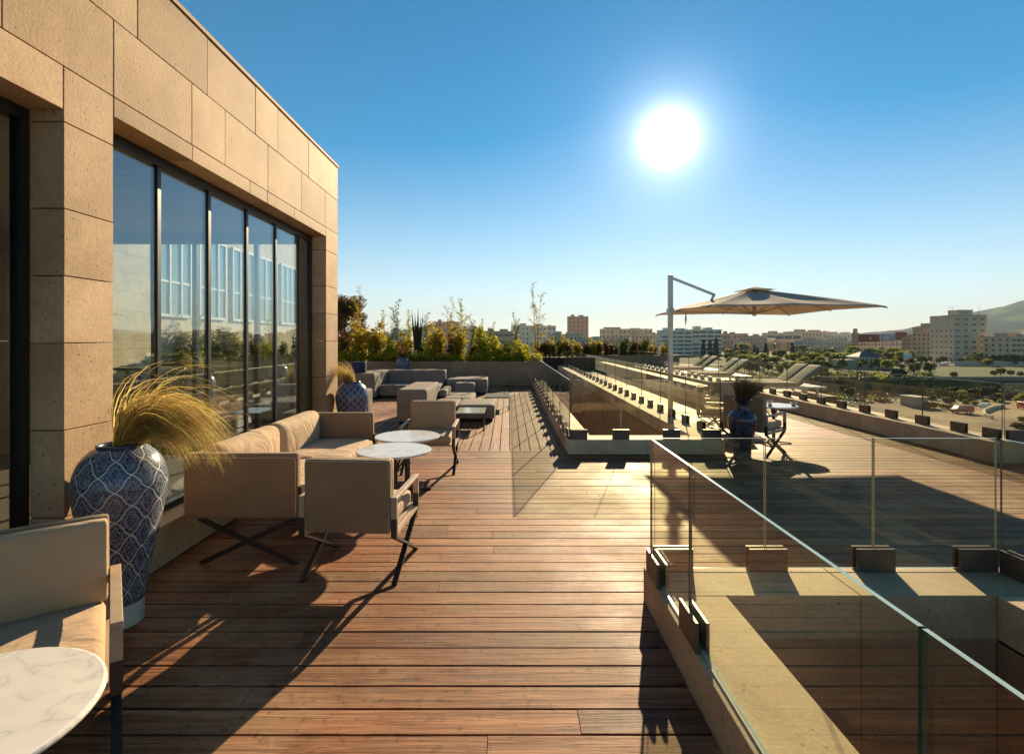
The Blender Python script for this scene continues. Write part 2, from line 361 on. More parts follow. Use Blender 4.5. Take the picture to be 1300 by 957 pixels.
# ------------------------------------------------------------------ glass balustrades
CL = {}
def clamp_obj(parent, loc, rz, zt):
    k = zt
    if 'c' not in CL:
        mb = MB(); 
        for s in (-1, 1): mb.box(-.115, .115, s*.024-.008, s*.024+.008, -.03, .135)
        mb.box(-.115, .115, -.0155, .0155, -.03, .012)
        o = mb.build('clamp', M['bronze'], parent, bevel=.002); CL['c'] = o
    else:
        o = CL['c'].copy(); COL.objects.link(o); o.parent = parent
    o.location = (loc[0], loc[1], loc[2]+.0015); o.rotation_euler = (0,0,rz)
def balustrade(axis, c, joints, clamps, zb, zt, label, group=None, t=.013):
    root = empty('glass_balustrade', (c, joints[0], zb) if axis == 'y' else (joints[0], c, zb))
    tag(root, label, 'glass railing', group)
    ox, oy, oz = root.location
    for a, b in zip(joints, joints[1:]):
        a, b = min(a, b)+.005, max(a, b)-.005
        mb = MB(); h = zt - zb; z0 = .0135
        if axis == 'y': mb.box(-t/2, t/2, a-oy, b-oy, z0, h)
        else: mb.box(a-ox, b-ox, -t/2, t/2, z0, h)
        # faces: bottom, top, -y, +x, +y, -x
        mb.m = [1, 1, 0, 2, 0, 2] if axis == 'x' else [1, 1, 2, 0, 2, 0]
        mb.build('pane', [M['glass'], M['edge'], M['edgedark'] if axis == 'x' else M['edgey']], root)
    for k in clamps:
        clamp_obj(root, (0, k-oy, 0) if axis == 'y' else (k-ox, 0, 0), R(90) if axis == 'y' else 0, zt)
    return root
GX0, GX1 = .865, 2.985
balustrade('y', GX0, [3.14, 2.46, 1.08, -.3, -1.5], [3.02, 2.42, 1.06, .36, -.32], .2, 1.0, 'near glass railing whose bright top edge slants down to the lower right')
balustrade('x', 3.15, [GX0+.02, 1.56, 2.22, 2.97], [1.0, 1.57, 2.22, 2.84], .2, 1.0, 'glass railing crossing behind the near light well')
balustrade('y', GX1, [3.14, 1.8, .5, -.9], [3.0, 1.8, 1.15, .5, -.2], .2, 1.0, 'glass railing on the right of the near light well at the frame edge')
jl = [7.29 + .72*i for i in range(15)]
balustrade('y', GX0, [7.29+1.44*i for i in range(8)][:8], [7.42]+jl[1:], .2, 1.03, 'receding glass railing left of the far light well along the lengthwise boards')
balustrade('x', 7.275, [GX0+.02, 1.58, 2.29, 2.97], [.99, 1.58, 2.29, 2.85], .2, 1.03, 'short front glass railing across the end of the far light well')
jr = [7.29 + .72*i for i in range(28)]
balustrade('y', GX1, [7.29+1.44*i for i in range(15)], [7.44]+jr[1:], .2, 1.03, 'receding glass railing right of the far light well beside the parasol post')
jc = [6.83 + .66*i for i in range(32)]
balustrade('y', 6.52, [6.83+1.32*i for i in range(17)], [6.98]+jc[1:], .27, 1.02, 'long outer glass railing on the right parapet overlooking the town')
balustrade('x', 6.83, [6.54+1.32*i for i in range(7)], [6.7]+[7.2+.66*i for i in range(11)], .27, 1.02, 'outer glass railing turning right beyond the parapet corner')
# ------------------------------------------------------------------ stone pavilion on the left
FX = -2.44
pav = empty('stone_pavilion', (FX, 7.4, 0)); tag(pav, 'sunlit tan stone pavilion with tall black framed windows on the left', 'building')
def P(mb, name, mats, **k):
    o = mb.build(name, mats, pav, **k); o.matrix_parent_inverse = Matrix.Translation(-Vector(pav.location)); return o
mb = MB()
def course(z0, z1, ys, depth=.19, fx=FX):
    for a, b in zip(ys, ys[1:]):
        j = random.uniform(0, .002); mb.box(fx-depth, fx-j, a+.0025, b-.0025, z0+.0025, z1-.0025)
course(3.577, 4.05, [-1.6,.3,1.5,2.5,3.407,4.198,4.994,5.475,6.319,7.4])
course(3.1, 3.577, [-1.6,-.2,1.2,2.495,3.2,3.99,4.459,5.256,6.1,6.895,7.4])
course(2.976, 3.1, [3.2,4.0,4.89,5.24,5.9,6.925])
course(2.86, 3.1, [-1.6,.1,1.6,2.84])
pz = [0,.286,.62,1.10,1.58,1.95,2.32,2.796,3.1]
for a, b in zip(pz, pz[1:]): course(a, b, [2.84, 3.2]); course(a, b, [6.925, 7.4])
course(0, .286, [-1.6,0,1.4,2.84]); course(0, .286, [3.2,4.3,5.2,6.1,6.925])
P(mb, 'stone_cladding', M['stone'], bevel=.003, seg=1)
mb = MB(); mb.box(-2.66, FX+.012, -1.6, 7.412, 4.052, 4.085); mb.box(-8, -2.66, 7.2, 7.41, 4.052, 4.085); P(mb, 'coping', M['stone'])
mb = MB(); mb.box(-8, -2.66, -1.6, 7.39, 3.12, 3.9); P(mb, 'roof', M['ceil'])
mb = MB(); mb.box(-2.632, -2.62, -1.6, 7.38, 3.105, 4.04); P(mb, 'wall_core', M['dark'])
mb = MB(); mb.box(-8, -2.66, -1.6, 7.39, -.03, .012); P(mb, 'floor', M['pavstone'])
mb = MB()
for i, (a, b) in enumerate(((-8.2, -5.9), (-2.9, -2.64))):
    for z0, z1 in zip(pz, pz[1:]): mb.box(a+.002, b-.004, 7.2, 7.397, z0+.002, z1-.002)
for z0, z1 in ((3.1, 3.577), (3.577, 4.05)):
    for k in range(5): mb.box(-8.2+1.112*k+.002, -8.2+1.112*(k+1)-.002, 7.2, 7.397, z0+.002, z1-.002)
mb.box(-8.3, -8.0, -1.6, 7.19, 0, 3.9); mb.box(-8.0, -2.66, -1.75, -1.6, 0, 4.05)
P(mb, 'rear_wall', M['stone'])
# big window
GXW = -2.655
def window(y0, y1, z0, z1, muls, label):
    fr = MB()
    fr.box(GXW-.03, GXW+.03, y0, y1, z1-.07, z1); fr.box(GXW-.03, GXW+.03, y0, y1, z0, z0+.05)
    for y in (y0+.025, y1-.03): fr.box(GXW-.03, GXW+.03, y-.025, y+.03, z0+.052, z1-.072)
    f = P(fr, 'window_frame', M['black'])
    ed = [y0+.055] + muls + [y1-.06]
    for y in muls:
        m_ = MB(); m_.box(GXW-.02, GXW+.018, y-.019, y+.019, z0+.052, z1-.072); P(m_, 'mullion', M['black'])
    for a, b in zip(ed, ed[1:]):
        g_ = MB(); g_.box(GXW-.008, GXW+.004, a+.024, b-.024, z0+.052, z1-.072); P(g_, 'window_pane', M['winglass'])
window(3.203, 6.922, .287, 2.974, [3.91,4.57,5.23,5.88,6.54], '')
window(-1.6, 2.837, .287, 2.858, [.2,1.3,2.1], '')
mb = MB()
for x in (-5.87, -5.0, -4.42, -3.55, -2.93): mb.box(x-.03, x+.03, 7.28, 7.35, .02, 3.1)
mb.box(-5.9, -2.9, 7.28, 7.35, .012, .08); mb.box(-5.9, -2.9, 7.275, 7.355, 2.95, 3.1)
P(mb, 'rear_window_frame', M['black'])
for a, b in zip((-5.87,-5.0,-4.42,-3.55), (-5.0,-4.42,-3.55,-2.93)):
    g_ = MB(); g_.box(a+.031, b-.031, 7.305, 7.315, .082, 2.948); P(g_, 'rear_pane', M['winglass2'])
# dark curtain inside the left window
mb = MB(); n = 60
for i in range(n):
    y0, y1 = -1.5+i*.07, -1.5+(i+1)*.07
    a, b = -3.25+.03*math.sin(i*1.9), -3.25+.03*math.sin((i+1)*1.9)
    mb.add([(a,y0,.02),(b,y1,.02),(b,y1,3.1),(a,y0,3.1)], [(0,1,2,3)])
P(mb, 'curtain', basic('curtain', (.07,.06,.05), .9), smooth=True)
mb = MB(); mb.box(-8, -3.3, 2.75, 2.85, .02, 3.1); P(mb, 'partition', M['ceil'])
# ------------------------------------------------------------------ chairs
def seatcush(mb, x0, x1, y0, y1, z0, z1): mb.box(x0, x1, y0, y1, z0, z1)
def puff(name, x0, x1, y0, y1, z0, z1, mat, parent, r=.03, p=.012, tilt=0, nx=10):
    """rounded cushion, slightly crowned on its faces"""
    mb = MB(); N_ = nx; cx, cy, cz = (x0+x1)/2, (y0+y1)/2, (z0+z1)/2; a, b, c = (x1-x0)/2, (y1-y0)/2, (z1-z0)/2
    idx = {}
    def ax(h, i): # denser near ends
        t = i/N_*2-1; return t
    for face in range(6):
        for i in range(N_+1):
            for j in range(N_+1):
                s, t = ax(0, i), ax(0, j)
                s = math.sin(s*math.pi/2); t = math.sin(t*math.pi/2)
                q = [(s,t,1),(s,t,-1),(s,1,t),(s,-1,t),(1,s,t),(-1,s,t)][face]
                k = tuple(round(u, 5) for u in q)
                if k not in idx:
                    P_ = [q[0]*a, q[1]*b, q[2]*c]
                    rr = min(r, a*.99, b*.99, c*.99)
                    inn = [max(-d+rr, min(d-rr, v)) for v, d in zip(P_, (a, b, c))]
                    dv = Vector([v-w for v, w in zip(P_, inn)])
                    if dv.length > 1e-6: dv = dv.normalized()*rr
                    v = Vector(inn)+dv
                    # crown
                    m = min(a, b, c)
                    if m == c: v.z += math.copysign(p, v.z)*(1-(v.x/a)**2)*(1-(v.y/b)**2)*(1 if abs(v.z) > c*.5 else 0)
                    elif m == b: v.y += math.copysign(p, v.y)*(1-(v.x/a)**2)*(1-(v.z/c)**2)*(1 if abs(v.y) > b*.5 else 0)
                    else: v.x += math.copysign(p, v.x)*(1-(v.y/b)**2)*(1-(v.z/c)**2)*(1 if abs(v.x) > a*.5 else 0)
                    if tilt: v.y -= tilt*(v.z+c)
                    idx[k] = len(mb.v); mb.v.append((v.x+cx, v.y+cy, v.z+cz))
        for i in range(N_):
            for j in range(N_):
                ks = []
                for (ii, jj) in ((i,j),(i+1,j),(i+1,j+1),(i,j+1)):
                    s, t = math.sin(ax(0,ii)*math.pi/2), math.sin(ax(0,jj)*math.pi/2)
                    q = [(s,t,1),(s,t,-1),(s,1,t),(s,-1,t),(1,s,t),(-1,s,t)][face]; ks.append(idx[tuple(round(u,5) for u in q)])
                if face in (1, 2, 5): ks = ks[::-1]
                mb.f.append(tuple(ks)); mb.m.append(0)
    return mb.build(name, mat, parent, smooth=True)
def make_chair():
    root = empty('armchair')
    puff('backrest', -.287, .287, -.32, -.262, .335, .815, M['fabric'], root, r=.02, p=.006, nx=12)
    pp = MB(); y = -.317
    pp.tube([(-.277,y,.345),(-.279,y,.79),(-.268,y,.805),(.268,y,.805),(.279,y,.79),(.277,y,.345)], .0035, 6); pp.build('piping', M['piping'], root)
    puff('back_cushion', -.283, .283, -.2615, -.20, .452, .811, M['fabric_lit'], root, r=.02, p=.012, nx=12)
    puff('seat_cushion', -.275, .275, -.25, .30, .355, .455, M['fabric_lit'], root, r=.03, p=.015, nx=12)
    f = MB(); f.box(-.287, .287, -.26, .30, .335, .354); f.build('seat_frame', M['frame'], root)
    for s in (-1, 1):
        x = s*.309
        a = MB(); a.box(x-.02, x+.02, -.305, .305, .55, .572); a.build('armrest', M['frame'], root, bevel=.002)
        for y in (-.293, .293):
            q = MB(); q.box(x-.0195, x+.0195, y-.012, y+.012, .43, .5495); q.build('arm_post', M['frame'], root)
            q = MB(); q.box(x-.0195, x+.0195, y-.012, y+.012, .312, .4295); q.build('post_base', M['legs'], root)
        ra = MB(); ra.box(x-.018, x+.018, -.2805, .2805, .314, .334); ra.build('side_rail', M['frame'], root)
        for d in (-1, 1):
            l = MB(); l.bar((x-d*.0006, -d*.293, .311), (x-d*.0006, d*.30, .004), .036, .016, (1,0,0)); l.build('leg', M['legs'], root)
    return root
ch = make_chair(); G = 'taupe armchairs round the low tables'
def place(o, x, y, deg, label, group=G):
    o.location = (x, y, 0); o.rotation_euler = (0, 0, R(deg)); tag(o, label, 'armchair', group); return o
place(ch, -1.035, 3.69, -3.6, 'taupe armchair seen from behind, nearest the deck joint in front of the two round tables')
place(copy_tree(ch), -.965, 6.42, 181, 'taupe armchair facing the camera beyond the two round tables')
place(copy_tree(ch), -1.857, 1.937, 180+37.5, 'taupe armchair at the lower left corner facing a marble table')
place(copy_tree(ch), 3.50, 7.40, -50, 'armchair just behind the tall blue baluster vase on the right terrace')
place(copy_tree(ch), 4.02, 9.35, 186, 'armchair on the far side of the round table under the parasol')
place(copy_tree(ch), 3.52, 8.75, -110, 'armchair behind the glass between parasol post and round table')
# ------------------------------------------------------------------ sofa
sf = empty('sofa', (-1.89, 4.7, 0)); tag(sf, 'long taupe sofa against the stone pavilion window', 'sofa')
def SP(o): o.matrix_parent_inverse = Matrix.Translation(-Vector(sf.location)); return o
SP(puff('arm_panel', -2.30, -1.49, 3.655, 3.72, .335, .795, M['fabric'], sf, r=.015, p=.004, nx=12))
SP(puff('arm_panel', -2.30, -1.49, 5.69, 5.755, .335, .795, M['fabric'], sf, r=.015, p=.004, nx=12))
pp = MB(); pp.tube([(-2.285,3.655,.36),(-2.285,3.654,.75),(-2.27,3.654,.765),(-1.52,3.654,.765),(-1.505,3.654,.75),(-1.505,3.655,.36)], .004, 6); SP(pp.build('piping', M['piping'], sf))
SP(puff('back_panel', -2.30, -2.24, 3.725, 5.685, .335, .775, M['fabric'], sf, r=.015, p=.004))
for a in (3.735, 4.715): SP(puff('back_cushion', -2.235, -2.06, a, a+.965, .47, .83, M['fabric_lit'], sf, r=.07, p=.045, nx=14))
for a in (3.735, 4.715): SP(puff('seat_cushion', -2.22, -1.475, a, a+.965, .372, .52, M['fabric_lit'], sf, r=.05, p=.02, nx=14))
mb = MB(); mb.box(-2.235, -1.50, 3.725, 5.685, .335, .37); SP(mb.build('seat_frame', M['frame'], sf))
for y in (3.69, 5.72):
    for xx in (-1.475,):
        mb = MB(); mb.box(xx-.012, xx+.012, y-.03, y+.03, .25, .56); SP(mb.build('corner_post', M['legs'], sf))
    for a, b in ((-1.5, -2.20), (-2.20, -1.5)):
        mb = MB(); mb.bar((a, y + (.008 if a > b else -.008), .33), (b, y + (.008 if a > b else -.008), .004), .014, .036, (0,1,0)); SP(mb.build('leg', M['legs'], sf))
# ------------------------------------------------------------------ round marble tables
def make_table():
    root = empty('round_table')
    mb = MB(); mb.lathe([(0,.568),(.325,.568),(.338,.573),(.34,.58),(.338,.587),(.33,.59),(0,.59)], 64); mb.uv = None; mb.build('tabletop', M['marble'], root, smooth=False)
    mb = MB(); mb.box(-.03, .03, -.012, .012, .02, .55); mb.build('pedestal', M['legs'], root)
    mb = MB(); mb.bar((-.2,0,.557), (.2,0,.557), .03, .02, (0,1,0)); mb.bar((0,-.2,.5569), (0,.2,.5569), .03, .0195, (1,0,0)); mb.build('top_bracket', M['legs'], root)
    for k in range(4):
        a = R(45+90*k); mb = MB(); c, s = math.cos(a), math.sin(a)
        mb.bar((c*.02, s*.02, .03), (c*.25, s*.25, .012), .035, .018, (-s, c, 0)); mb.build('foot', M['legs'], root)
        mb = MB(); mb.bar((c*.03, s*.03, .40), (c*.15, s*.15, .555), .014, .014, (-s, c, 0)); mb.build('brace', M['legs'], root)
    return root
tb = make_table()
def ptab(o, x, y, r, label): o.location = (x, y, 0); o.rotation_euler = (0,0,R(r)); tag(o, label, 'table', 'round marble tables'); return o
ptab(tb, -1.052, 4.76, 20, 'round marble table directly behind the taupe armchair, nearer of the touching pair')
ptab(copy_tree(tb), -1.064, 5.45, 65, 'round marble table in front of the far armchair, farther of the touching pair')
ptab(copy_tree(tb), -1.49, 1.37, 10, 'round white marble table cut off by the lower left corner')
ptab(copy_tree(tb), 4.1, 8.0, 35, 'round table on the right terrace between armchairs under the parasol')
mb = MB(); mb.lathe([(0,0),(.03,0),(.045,.03),(.048,.05),(.043,.05),(.04,.03),(.02,.008),(0,.008)], 20, (0,0,0)); mb.uv = None
tag(mb.build('ashtray', M['steel'], loc=(4.36, 7.92, .591), smooth=True), 'small steel ashtray at the right rim of the parasol table', 'ashtray')
mb = MB(); mb.lathe([(0,0),(.03,0),(.035,.06),(.034,.085),(.031,.085),(.03,.02),(0,.02)], 20); mb.uv = None
tag(mb.build('candle_glass', M['steel'], loc=(3.98, 7.88, .591), smooth=True), 'small shiny candle glass glinting on the parasol table', 'candle holder')
# ------------------------------------------------------------------ vases
def smoothprof(pts, n=8):
    out = []
    for i in range(len(pts)-1):
        p0 = pts[max(i-1,0)]; p1 = pts[i]; p2 = pts[i+1]; p3 = pts[min(i+2,len(pts)-1)]
        for k in range(n):
            t = k/n; out.append(tuple(.5*((2*b)+(c-a)*t+(2*a-5*b+4*c-d)*t*t+(-a+3*b-3*c+d)*t**3) for a,b,c,d in zip(p0,p1,p2,p3)))
    out.append(pts[-1]); return out
def make_vase(mat, rim='cream'):
    root = empty('ceramic_vase')
    mb = MB(); mb.lathe(smoothprof([(.112,.13),(.125,.20),(.155,.38),(.195,.57),(.223,.74),(.222,.83),(.19,.925),(.14,.98),(.112,.995)]), 64); mb.build('body', mat, root, smooth=True)
    mb = MB(); mb.lathe([(0,0),(.106,0),(.112,.01),(.113,.09),(.1125,.1295)], 48); mb.uv = None; mb.build('foot', M[rim], root, smooth=False)
    mb = MB()
    for z in (.135, .15, .172): mb.lathe([(.1135+.05*(z-.13),z-.004),(.1165+.05*(z-.13),z),(.1135+.05*(z-.13)+.001,z+.004)], 48)
    mb.uv = None; mb.build('foot_band', basic('band', (.01,.015,.05), .2), root, smooth=True)
    mb = MB(); mb.lathe([(.112,.9955),(.116,1.003),(.115,1.012),(.105,1.014),(.098,1.0),(.098,.93),(.0,.92)], 48); mb.uv = None; mb.build('rim', basic('rimblue', (.04,.05,.09), .25), root, smooth=True)
    return root
v1 = make_vase(M['vase']); v1.location = (-2.195, 2.93, 0)
tag(v1, 'large blue and cream lattice vase beside the near stone pillar at lower left', 'vase')
v2 = make_vase(M['vase2']); v2.location = (-2.2, 7.28, 0); tag(v2, 'blue diamond patterned vase by the pavilion corner behind the taupe sofa', 'vase')
for (x, y, lb) in ((-3.55, 17.35, 'small distant blue diamond vase before the planter wall above the grey sofa'),
                   (-5.45, 9.2, 'tall blue vase seen through the third pane of the pavilion window'),
                   (-5.6, 12.6, 'blue vase seen farther off through the pavilion window near the right panes')):
    c = copy_tree(v2); c.location = (x, y, 0); tag(c, lb, 'vase')
bv = empty('baluster_vase', (3.13, 6.93, 0)); tag(bv, 'dark blue baluster vase with a narrow neck at the corner of the far stone kerb', 'vase')
mb = MB(); mb.lathe(smoothprof([(.105,0),(.108,.03),(.12,.2),(.16,.38),(.187,.50),(.178,.58),(.13,.635),(.09,.66)]), 48); mb.build('body', M['vase3'], bv, smooth=True)
mb = MB(); mb.lathe(smoothprof([(.09,.66),(.082,.70),(.088,.75),(.118,.79),(.120,.80),(.105,.795),(.075,.74),(.07,.66)], 5), 48); mb.build('neck', M['vase3'], bv, smooth=True)
# ------------------------------------------------------------------ dried grasses in the vases
def strands(n, base, rb, hgt, lean, droop, w, seed, spread=.5, seg=9):
    rnd = random.Random(seed); mb = MB()
    for i in range(n):
        a = rnd.uniform(0, 2*math.pi); r0 = rb*math.sqrt(rnd.random())
        p = Vector((base[0]+r0*math.cos(a), base[1]+r0*math.sin(a), base[2]-.05))
        L = hgt*rnd.uniform(.55, 1.15); q = rnd.random()
        d = Vector((math.cos(a)*spread*rnd.random()+lean[0]*(.5+q*.6), math.sin(a)*spread*rnd.random()+lean[1]*(.15+q*.5), 1)).normalized()
        g = Vector((lean[0]*rnd.uniform(.7,1.3), lean[1]*rnd.uniform(.7,1.3), -droop*rnd.uniform(.6,1.3)))
        pts = []; step = L/seg
        for k in range(seg+1):
            pts.append(p.copy()); d = (d + g*(.02+.0115*k*k) + Vector((rnd.gauss(0,.035),rnd.gauss(0,.035),rnd.gauss(0,.03)))*(1+.25*k)).normalized(); p = p + d*step
        side = Vector((rnd.gauss(0,1), rnd.gauss(0,1), rnd.gauss(0,.4))).normalized()
        b = len(mb.v)
        for k, q_ in enumerate(pts):
            ww = w*(1.15-k/seg)*(.5 if k == 0 else 1); mb.v.append(tuple(q_-side*ww)); mb.v.append(tuple(q_+side*ww))
        for k in range(seg): mb.f.append((b+2*k, b+2*k+1, b+2*k+3, b+2*k+2)); mb.m.append(0)
    return mb
pl_ = strands(1300, (-2.195,2.93,1.0), .045, .68, (.85,.05), 1.7, .0018, 3, .20); p2_ = strands(900, (-2.195,2.93,1.0), .045, .56, (.62,.12), 1.0, .0024, 13, .24)
for p2_ in (p2_, strands(150, (-2.195,2.93,1.0), .045, .74, (.55,.1), 1.0, .0034, 23, .42), strands(110, (-2.195,2.93,1.0), .045, .36, (.9,.1), .7, .004, 24, .5)):
    b0 = len(pl_.v); pl_.v += p2_.v; pl_.f += [tuple(i+b0 for i in f) for f in p2_.f]; pl_.m += p2_.m
tag(pl_.build('dried_grass', M['straw']), 'golden feathery dried grass blowing to the right out of the near lattice vase', 'dried grass')
tag(strands(500, (-2.2,7.28,1.0), .06, .42, (-.6,.0), .25, .0022, 4, .35).build('dried_grass', M['straw']), 'pale straw stems leaning left out of the vase by the pavilion corner', 'dried grass')
tag(strands(900, (3.13,6.93,.80), .05, .40, (.35,.0), .15, .0035, 5, .75).build('dried_grass', M['plume']), 'brown bushy dried plumes standing in the baluster vase', 'dried grass')
tag(strands(160, (-3.55,17.35,1.0), .06, .45, (0,0), .1, .006, 6, .5).build('dried_grass', M['plume']), 'brown dried plume in the small distant vase before the planter', 'dried grass')
tag(strands(400, (-5.45,9.2,1.0), .06, .5, (-.4,0), .4, .003, 8, .5).build('dried_grass', M['straw']), 'straw tuft in the tall vase seen through the pavilion window', 'dried grass')
# ------------------------------------------------------------------ grey lounge group
def lounge(name, blocks, label, cat='outdoor sofa'):
    x0 = min(b[1] for b in blocks); y0 = min(b[3] for b in blocks)
    root = empty(name, (x0, y0, 0)); tag(root, label, cat, 'grey outdoor lounge pieces')
    for (pn, a, b, c, d, e, f) in blocks:
        o = puff(pn, a, b, c, d, e, f, M['grey'], root, r=.045, p=.008, nx=12); o.matrix_parent_inverse = Matrix.Translation(-Vector(root.location))
        if pn != 'cushion' and e < .08:
            pb = MB(); pb.box(a+.04, b-.04, c+.04, d-.04, .001, e+.01); q = pb.build('plinth', M['dark'], root); q.matrix_parent_inverse = Matrix.Translation(-Vector(root.location))
    return root
lounge('corner_sofa', [('backrest', -3.55, -1.86, 15.2, 15.75, .05, .70), ('armrest', -4.1, -3.56, 13.7, 15.75, .05, .70), ('seat', -3.55, -2.75, 14.15, 15.19, .05, .35), ('seat', -2.74, -1.9, 14.15, 15.19, .05, .35)], 'grey corner sofa with long high back, farthest left of the lounge group')
lounge('daybed', [('seat', -1.80, -.62, 15.0, 16.2, .05, .45), ('cushion', -1.5, -.95, 14.45, 14.98, .03, .38)], 'low grey daybed right of the corner sofa before the planter wall', 'daybed')
lounge('chaise_sofa', [('backrest', -2.10, -1.54, 9.7, 11.55, .05, .66), ('seat', -1.0, -.27, 10.05, 11.2, .05, .33), ('seat', -1.53, -1.01, 10.05, 11.2, .05, .33), ('seat', -1.53, -.78, 11.21, 12.5, .05, .33), ('cushion', -1.52, -1.36, 11.3, 12.3, .335, .5)], 'grey chaise sofa with tall dark side block just behind the far armchair')
lounge('daybed', [('seat', -5.1, -3.9, 9.9, 11.2, .05, .40), ('backrest', -5.1, -4.5, 11.21, 11.6, .05, .62)], 'pale grey daybed seen only through the pavilion window', 'daybed')
lounge('daybed', [('seat', -3.7, -2.75, 8.3, 10.1, .05, .42), ('backrest', -3.7, -2.75, 10.11, 10.5, .05, .62)], 'grey daybed behind the pavilion corner, seen through the right window panes', 'daybed')
mb = MB(); 
o = puff('throw_cushion', -4.22, -3.86, 13.95, 14.1, .70, 1.0, basic('navy_fabric', (.02,.03,.07), .8), None, r=.04, p=.03); tag(o, 'navy square cushion standing on the left arm of the corner sofa', 'cushion')
def sidetable(x0, x1, y0, y1, h, label):
    root = empty('side_table', ((x0+x1)/2, (y0+y1)/2, 0)); tag(root, label, 'side table', 'low glass side tables'); a, b = (x1-x0)/2, (y1-y0)/2
    mb = MB(); mb.box(-a, a, -b, b, h-.015, h); mb.build('tabletop', basic('pale_top', (.5,.52,.46), .08, .8), root)
    for s in (-1, 1):
        x = s*(a-.012); mb = MB()
        mb.box(x-.01, x+.01, -b+.001, -b+.021, .0005, h-.016); mb.box(x-.01, x+.01, b-.021, b-.001, .0005, h-.016); mb.box(x-.0098, x+.0098, -b+.0215, b-.0215, .001, .02)
        mb.build('leg_frame', M['legs'], root)
    for y in (-b+.011, b-.011):
        mb = MB(); mb.box(-a+.023, a-.023, y-.009, y+.009, h-.034, h-.0155); mb.build('rail', M['legs'], root)
sidetable(-.93, -.42, 9.1, 9.85, .31, 'low pale topped side table at the near end of the chaise sofa')
sidetable(-.55, .03, 11.75, 12.5, .30, 'low pale topped side table to the right beyond the chaise sofa')
# ------------------------------------------------------------------ parasol
um = empty('cantilever_parasol', (3.16, 10.1, 0)); tag(um, 'square beige cantilever parasol with steel side post over the right terrace', 'parasol')
CX, CY, Zc = 4.80-3.16, 0.0, 2.18
def can_h(u, v):
    m = max(abs(u), abs(v)); a = math.atan2(v, u)
    rib = abs(math.sin(4*a/2*1.0))   # 0 on mid ribs and corners every 90deg
    sag = -.05*math.sin(math.pi*min(1, m))*abs(math.sin(4*a))
    return .40*(1-m)**.92 + sag + .03*max(0, (abs(u)*abs(v)))*(-1)
mb = MB(); NR, NP = 14, 64
mb.v.append((CX, CY, Zc+can_h(0.001, 0)))
for i in range(1, NR+1):
    m_ = i/NR
    for k in range(NP):
        q = k/NP*4; sd_ = int(q); t_ = (q-sd_)*2-1; u, v = [(1,t_),(-t_,1),(-1,-t_),(t_,-1)][sd_]
        mb.v.append((CX+u*m_*1.5, CY+v*m_*1.5, Zc+can_h(u*m_, v*m_)))
for k in range(NP): mb.f.append((0, 1+k, 1+(k+1)%NP)); mb.m.append(0)
for i in range(NR-1):
    for k in range(NP): a = 1+i*NP; mb.f.append((a+k, a+NP+k, a+NP+(k+1)%NP, a+(k+1)%NP)); mb.m.append(0)
o = mb.build('canopy', M['canvas'], um, smooth=True); sd = o.modifiers.new('s', 'SOLIDIFY'); sd.thickness = .006
mb = MB(); 
for i in range(9):
    for j in range(9):
        u, v = i/8*2-1, j/8*2-1; m = max(abs(u), abs(v)); mb.v.append((CX+u*.28, CY+v*.28, Zc+.375+.08*(1-m)))
for i in range(8):
    for j in range(8): mb.f.append((i*9+j, (i+1)*9+j, (i+1)*9+j+1, i*9+j+1)); mb.m.append(0)
o = mb.build('vent', M['canvas'], um, smooth=True); sd = o.modifiers.new('s', 'SOLIDIFY'); sd.thickness = .006
mb = MB()
mb.box(-.04, .04, -.05, .05, .03, 2.86); mb.build('pole', M['alu'], um, bevel=.006)
mb = MB(); mb.box(-.1, .1, -.35, .35, 0.001, .03); mb.build('base_plate', M['bronze'], um, bevel=.004)
mb = MB(); mb.bar((.03,0,2.80), (.86,0,2.47), .05, .045, (0,1,0)); mb.bar((.86,0,2.49), (.80,0,2.36), .05, .04, (0,1,0)); mb.build('arm', M['alu'], um, bevel=.004)
mb = MB(); mb.box(-.06, .06, -.065, .065, 2.10, 2.2); mb.bar((0,0,2.14), (CX,0,2.10), .04, .03, (0,1,0)); mb.build('slide_arm', M['alu'], um)
mb = MB(); mb.tube([(CX,0,2.06),(CX,0,2.56)], .035, 12); mb.build('hub', M['alu'], um)
for k in range(8):
    a = k*math.pi/4; cu, cv = math.cos(a), math.sin(a); s = 1/max(abs(cu), abs(cv)); u, v = cu*s, cv*s
    pts = [(CX+u*t*1.5, CY+v*t*1.5, Zc+can_h(u*t, v*t)-.022) for t in (0.03,.3,.6,.85,1.0)]
    mb = MB(); mb.tube(pts, .010, 6); rb = mb.build('rib', M['alu'], um)
    mb = MB(); mb.tube([(CX+cu*.03, CY+cv*.03, 2.10), (CX+u*.5*1.5, CY+v*.5*1.5, Zc+can_h(u*.5, v*.5)-.035)], .008, 6); mb.build('strut', M['alu'], rb)
mb = MB(); mb.tube([(.28,-.05,2.12),(.285,-.05,2.0),(.28,-.05,1.88)], [.004,.02,.006], 8); mb.build('strap', M['canvas'], um)
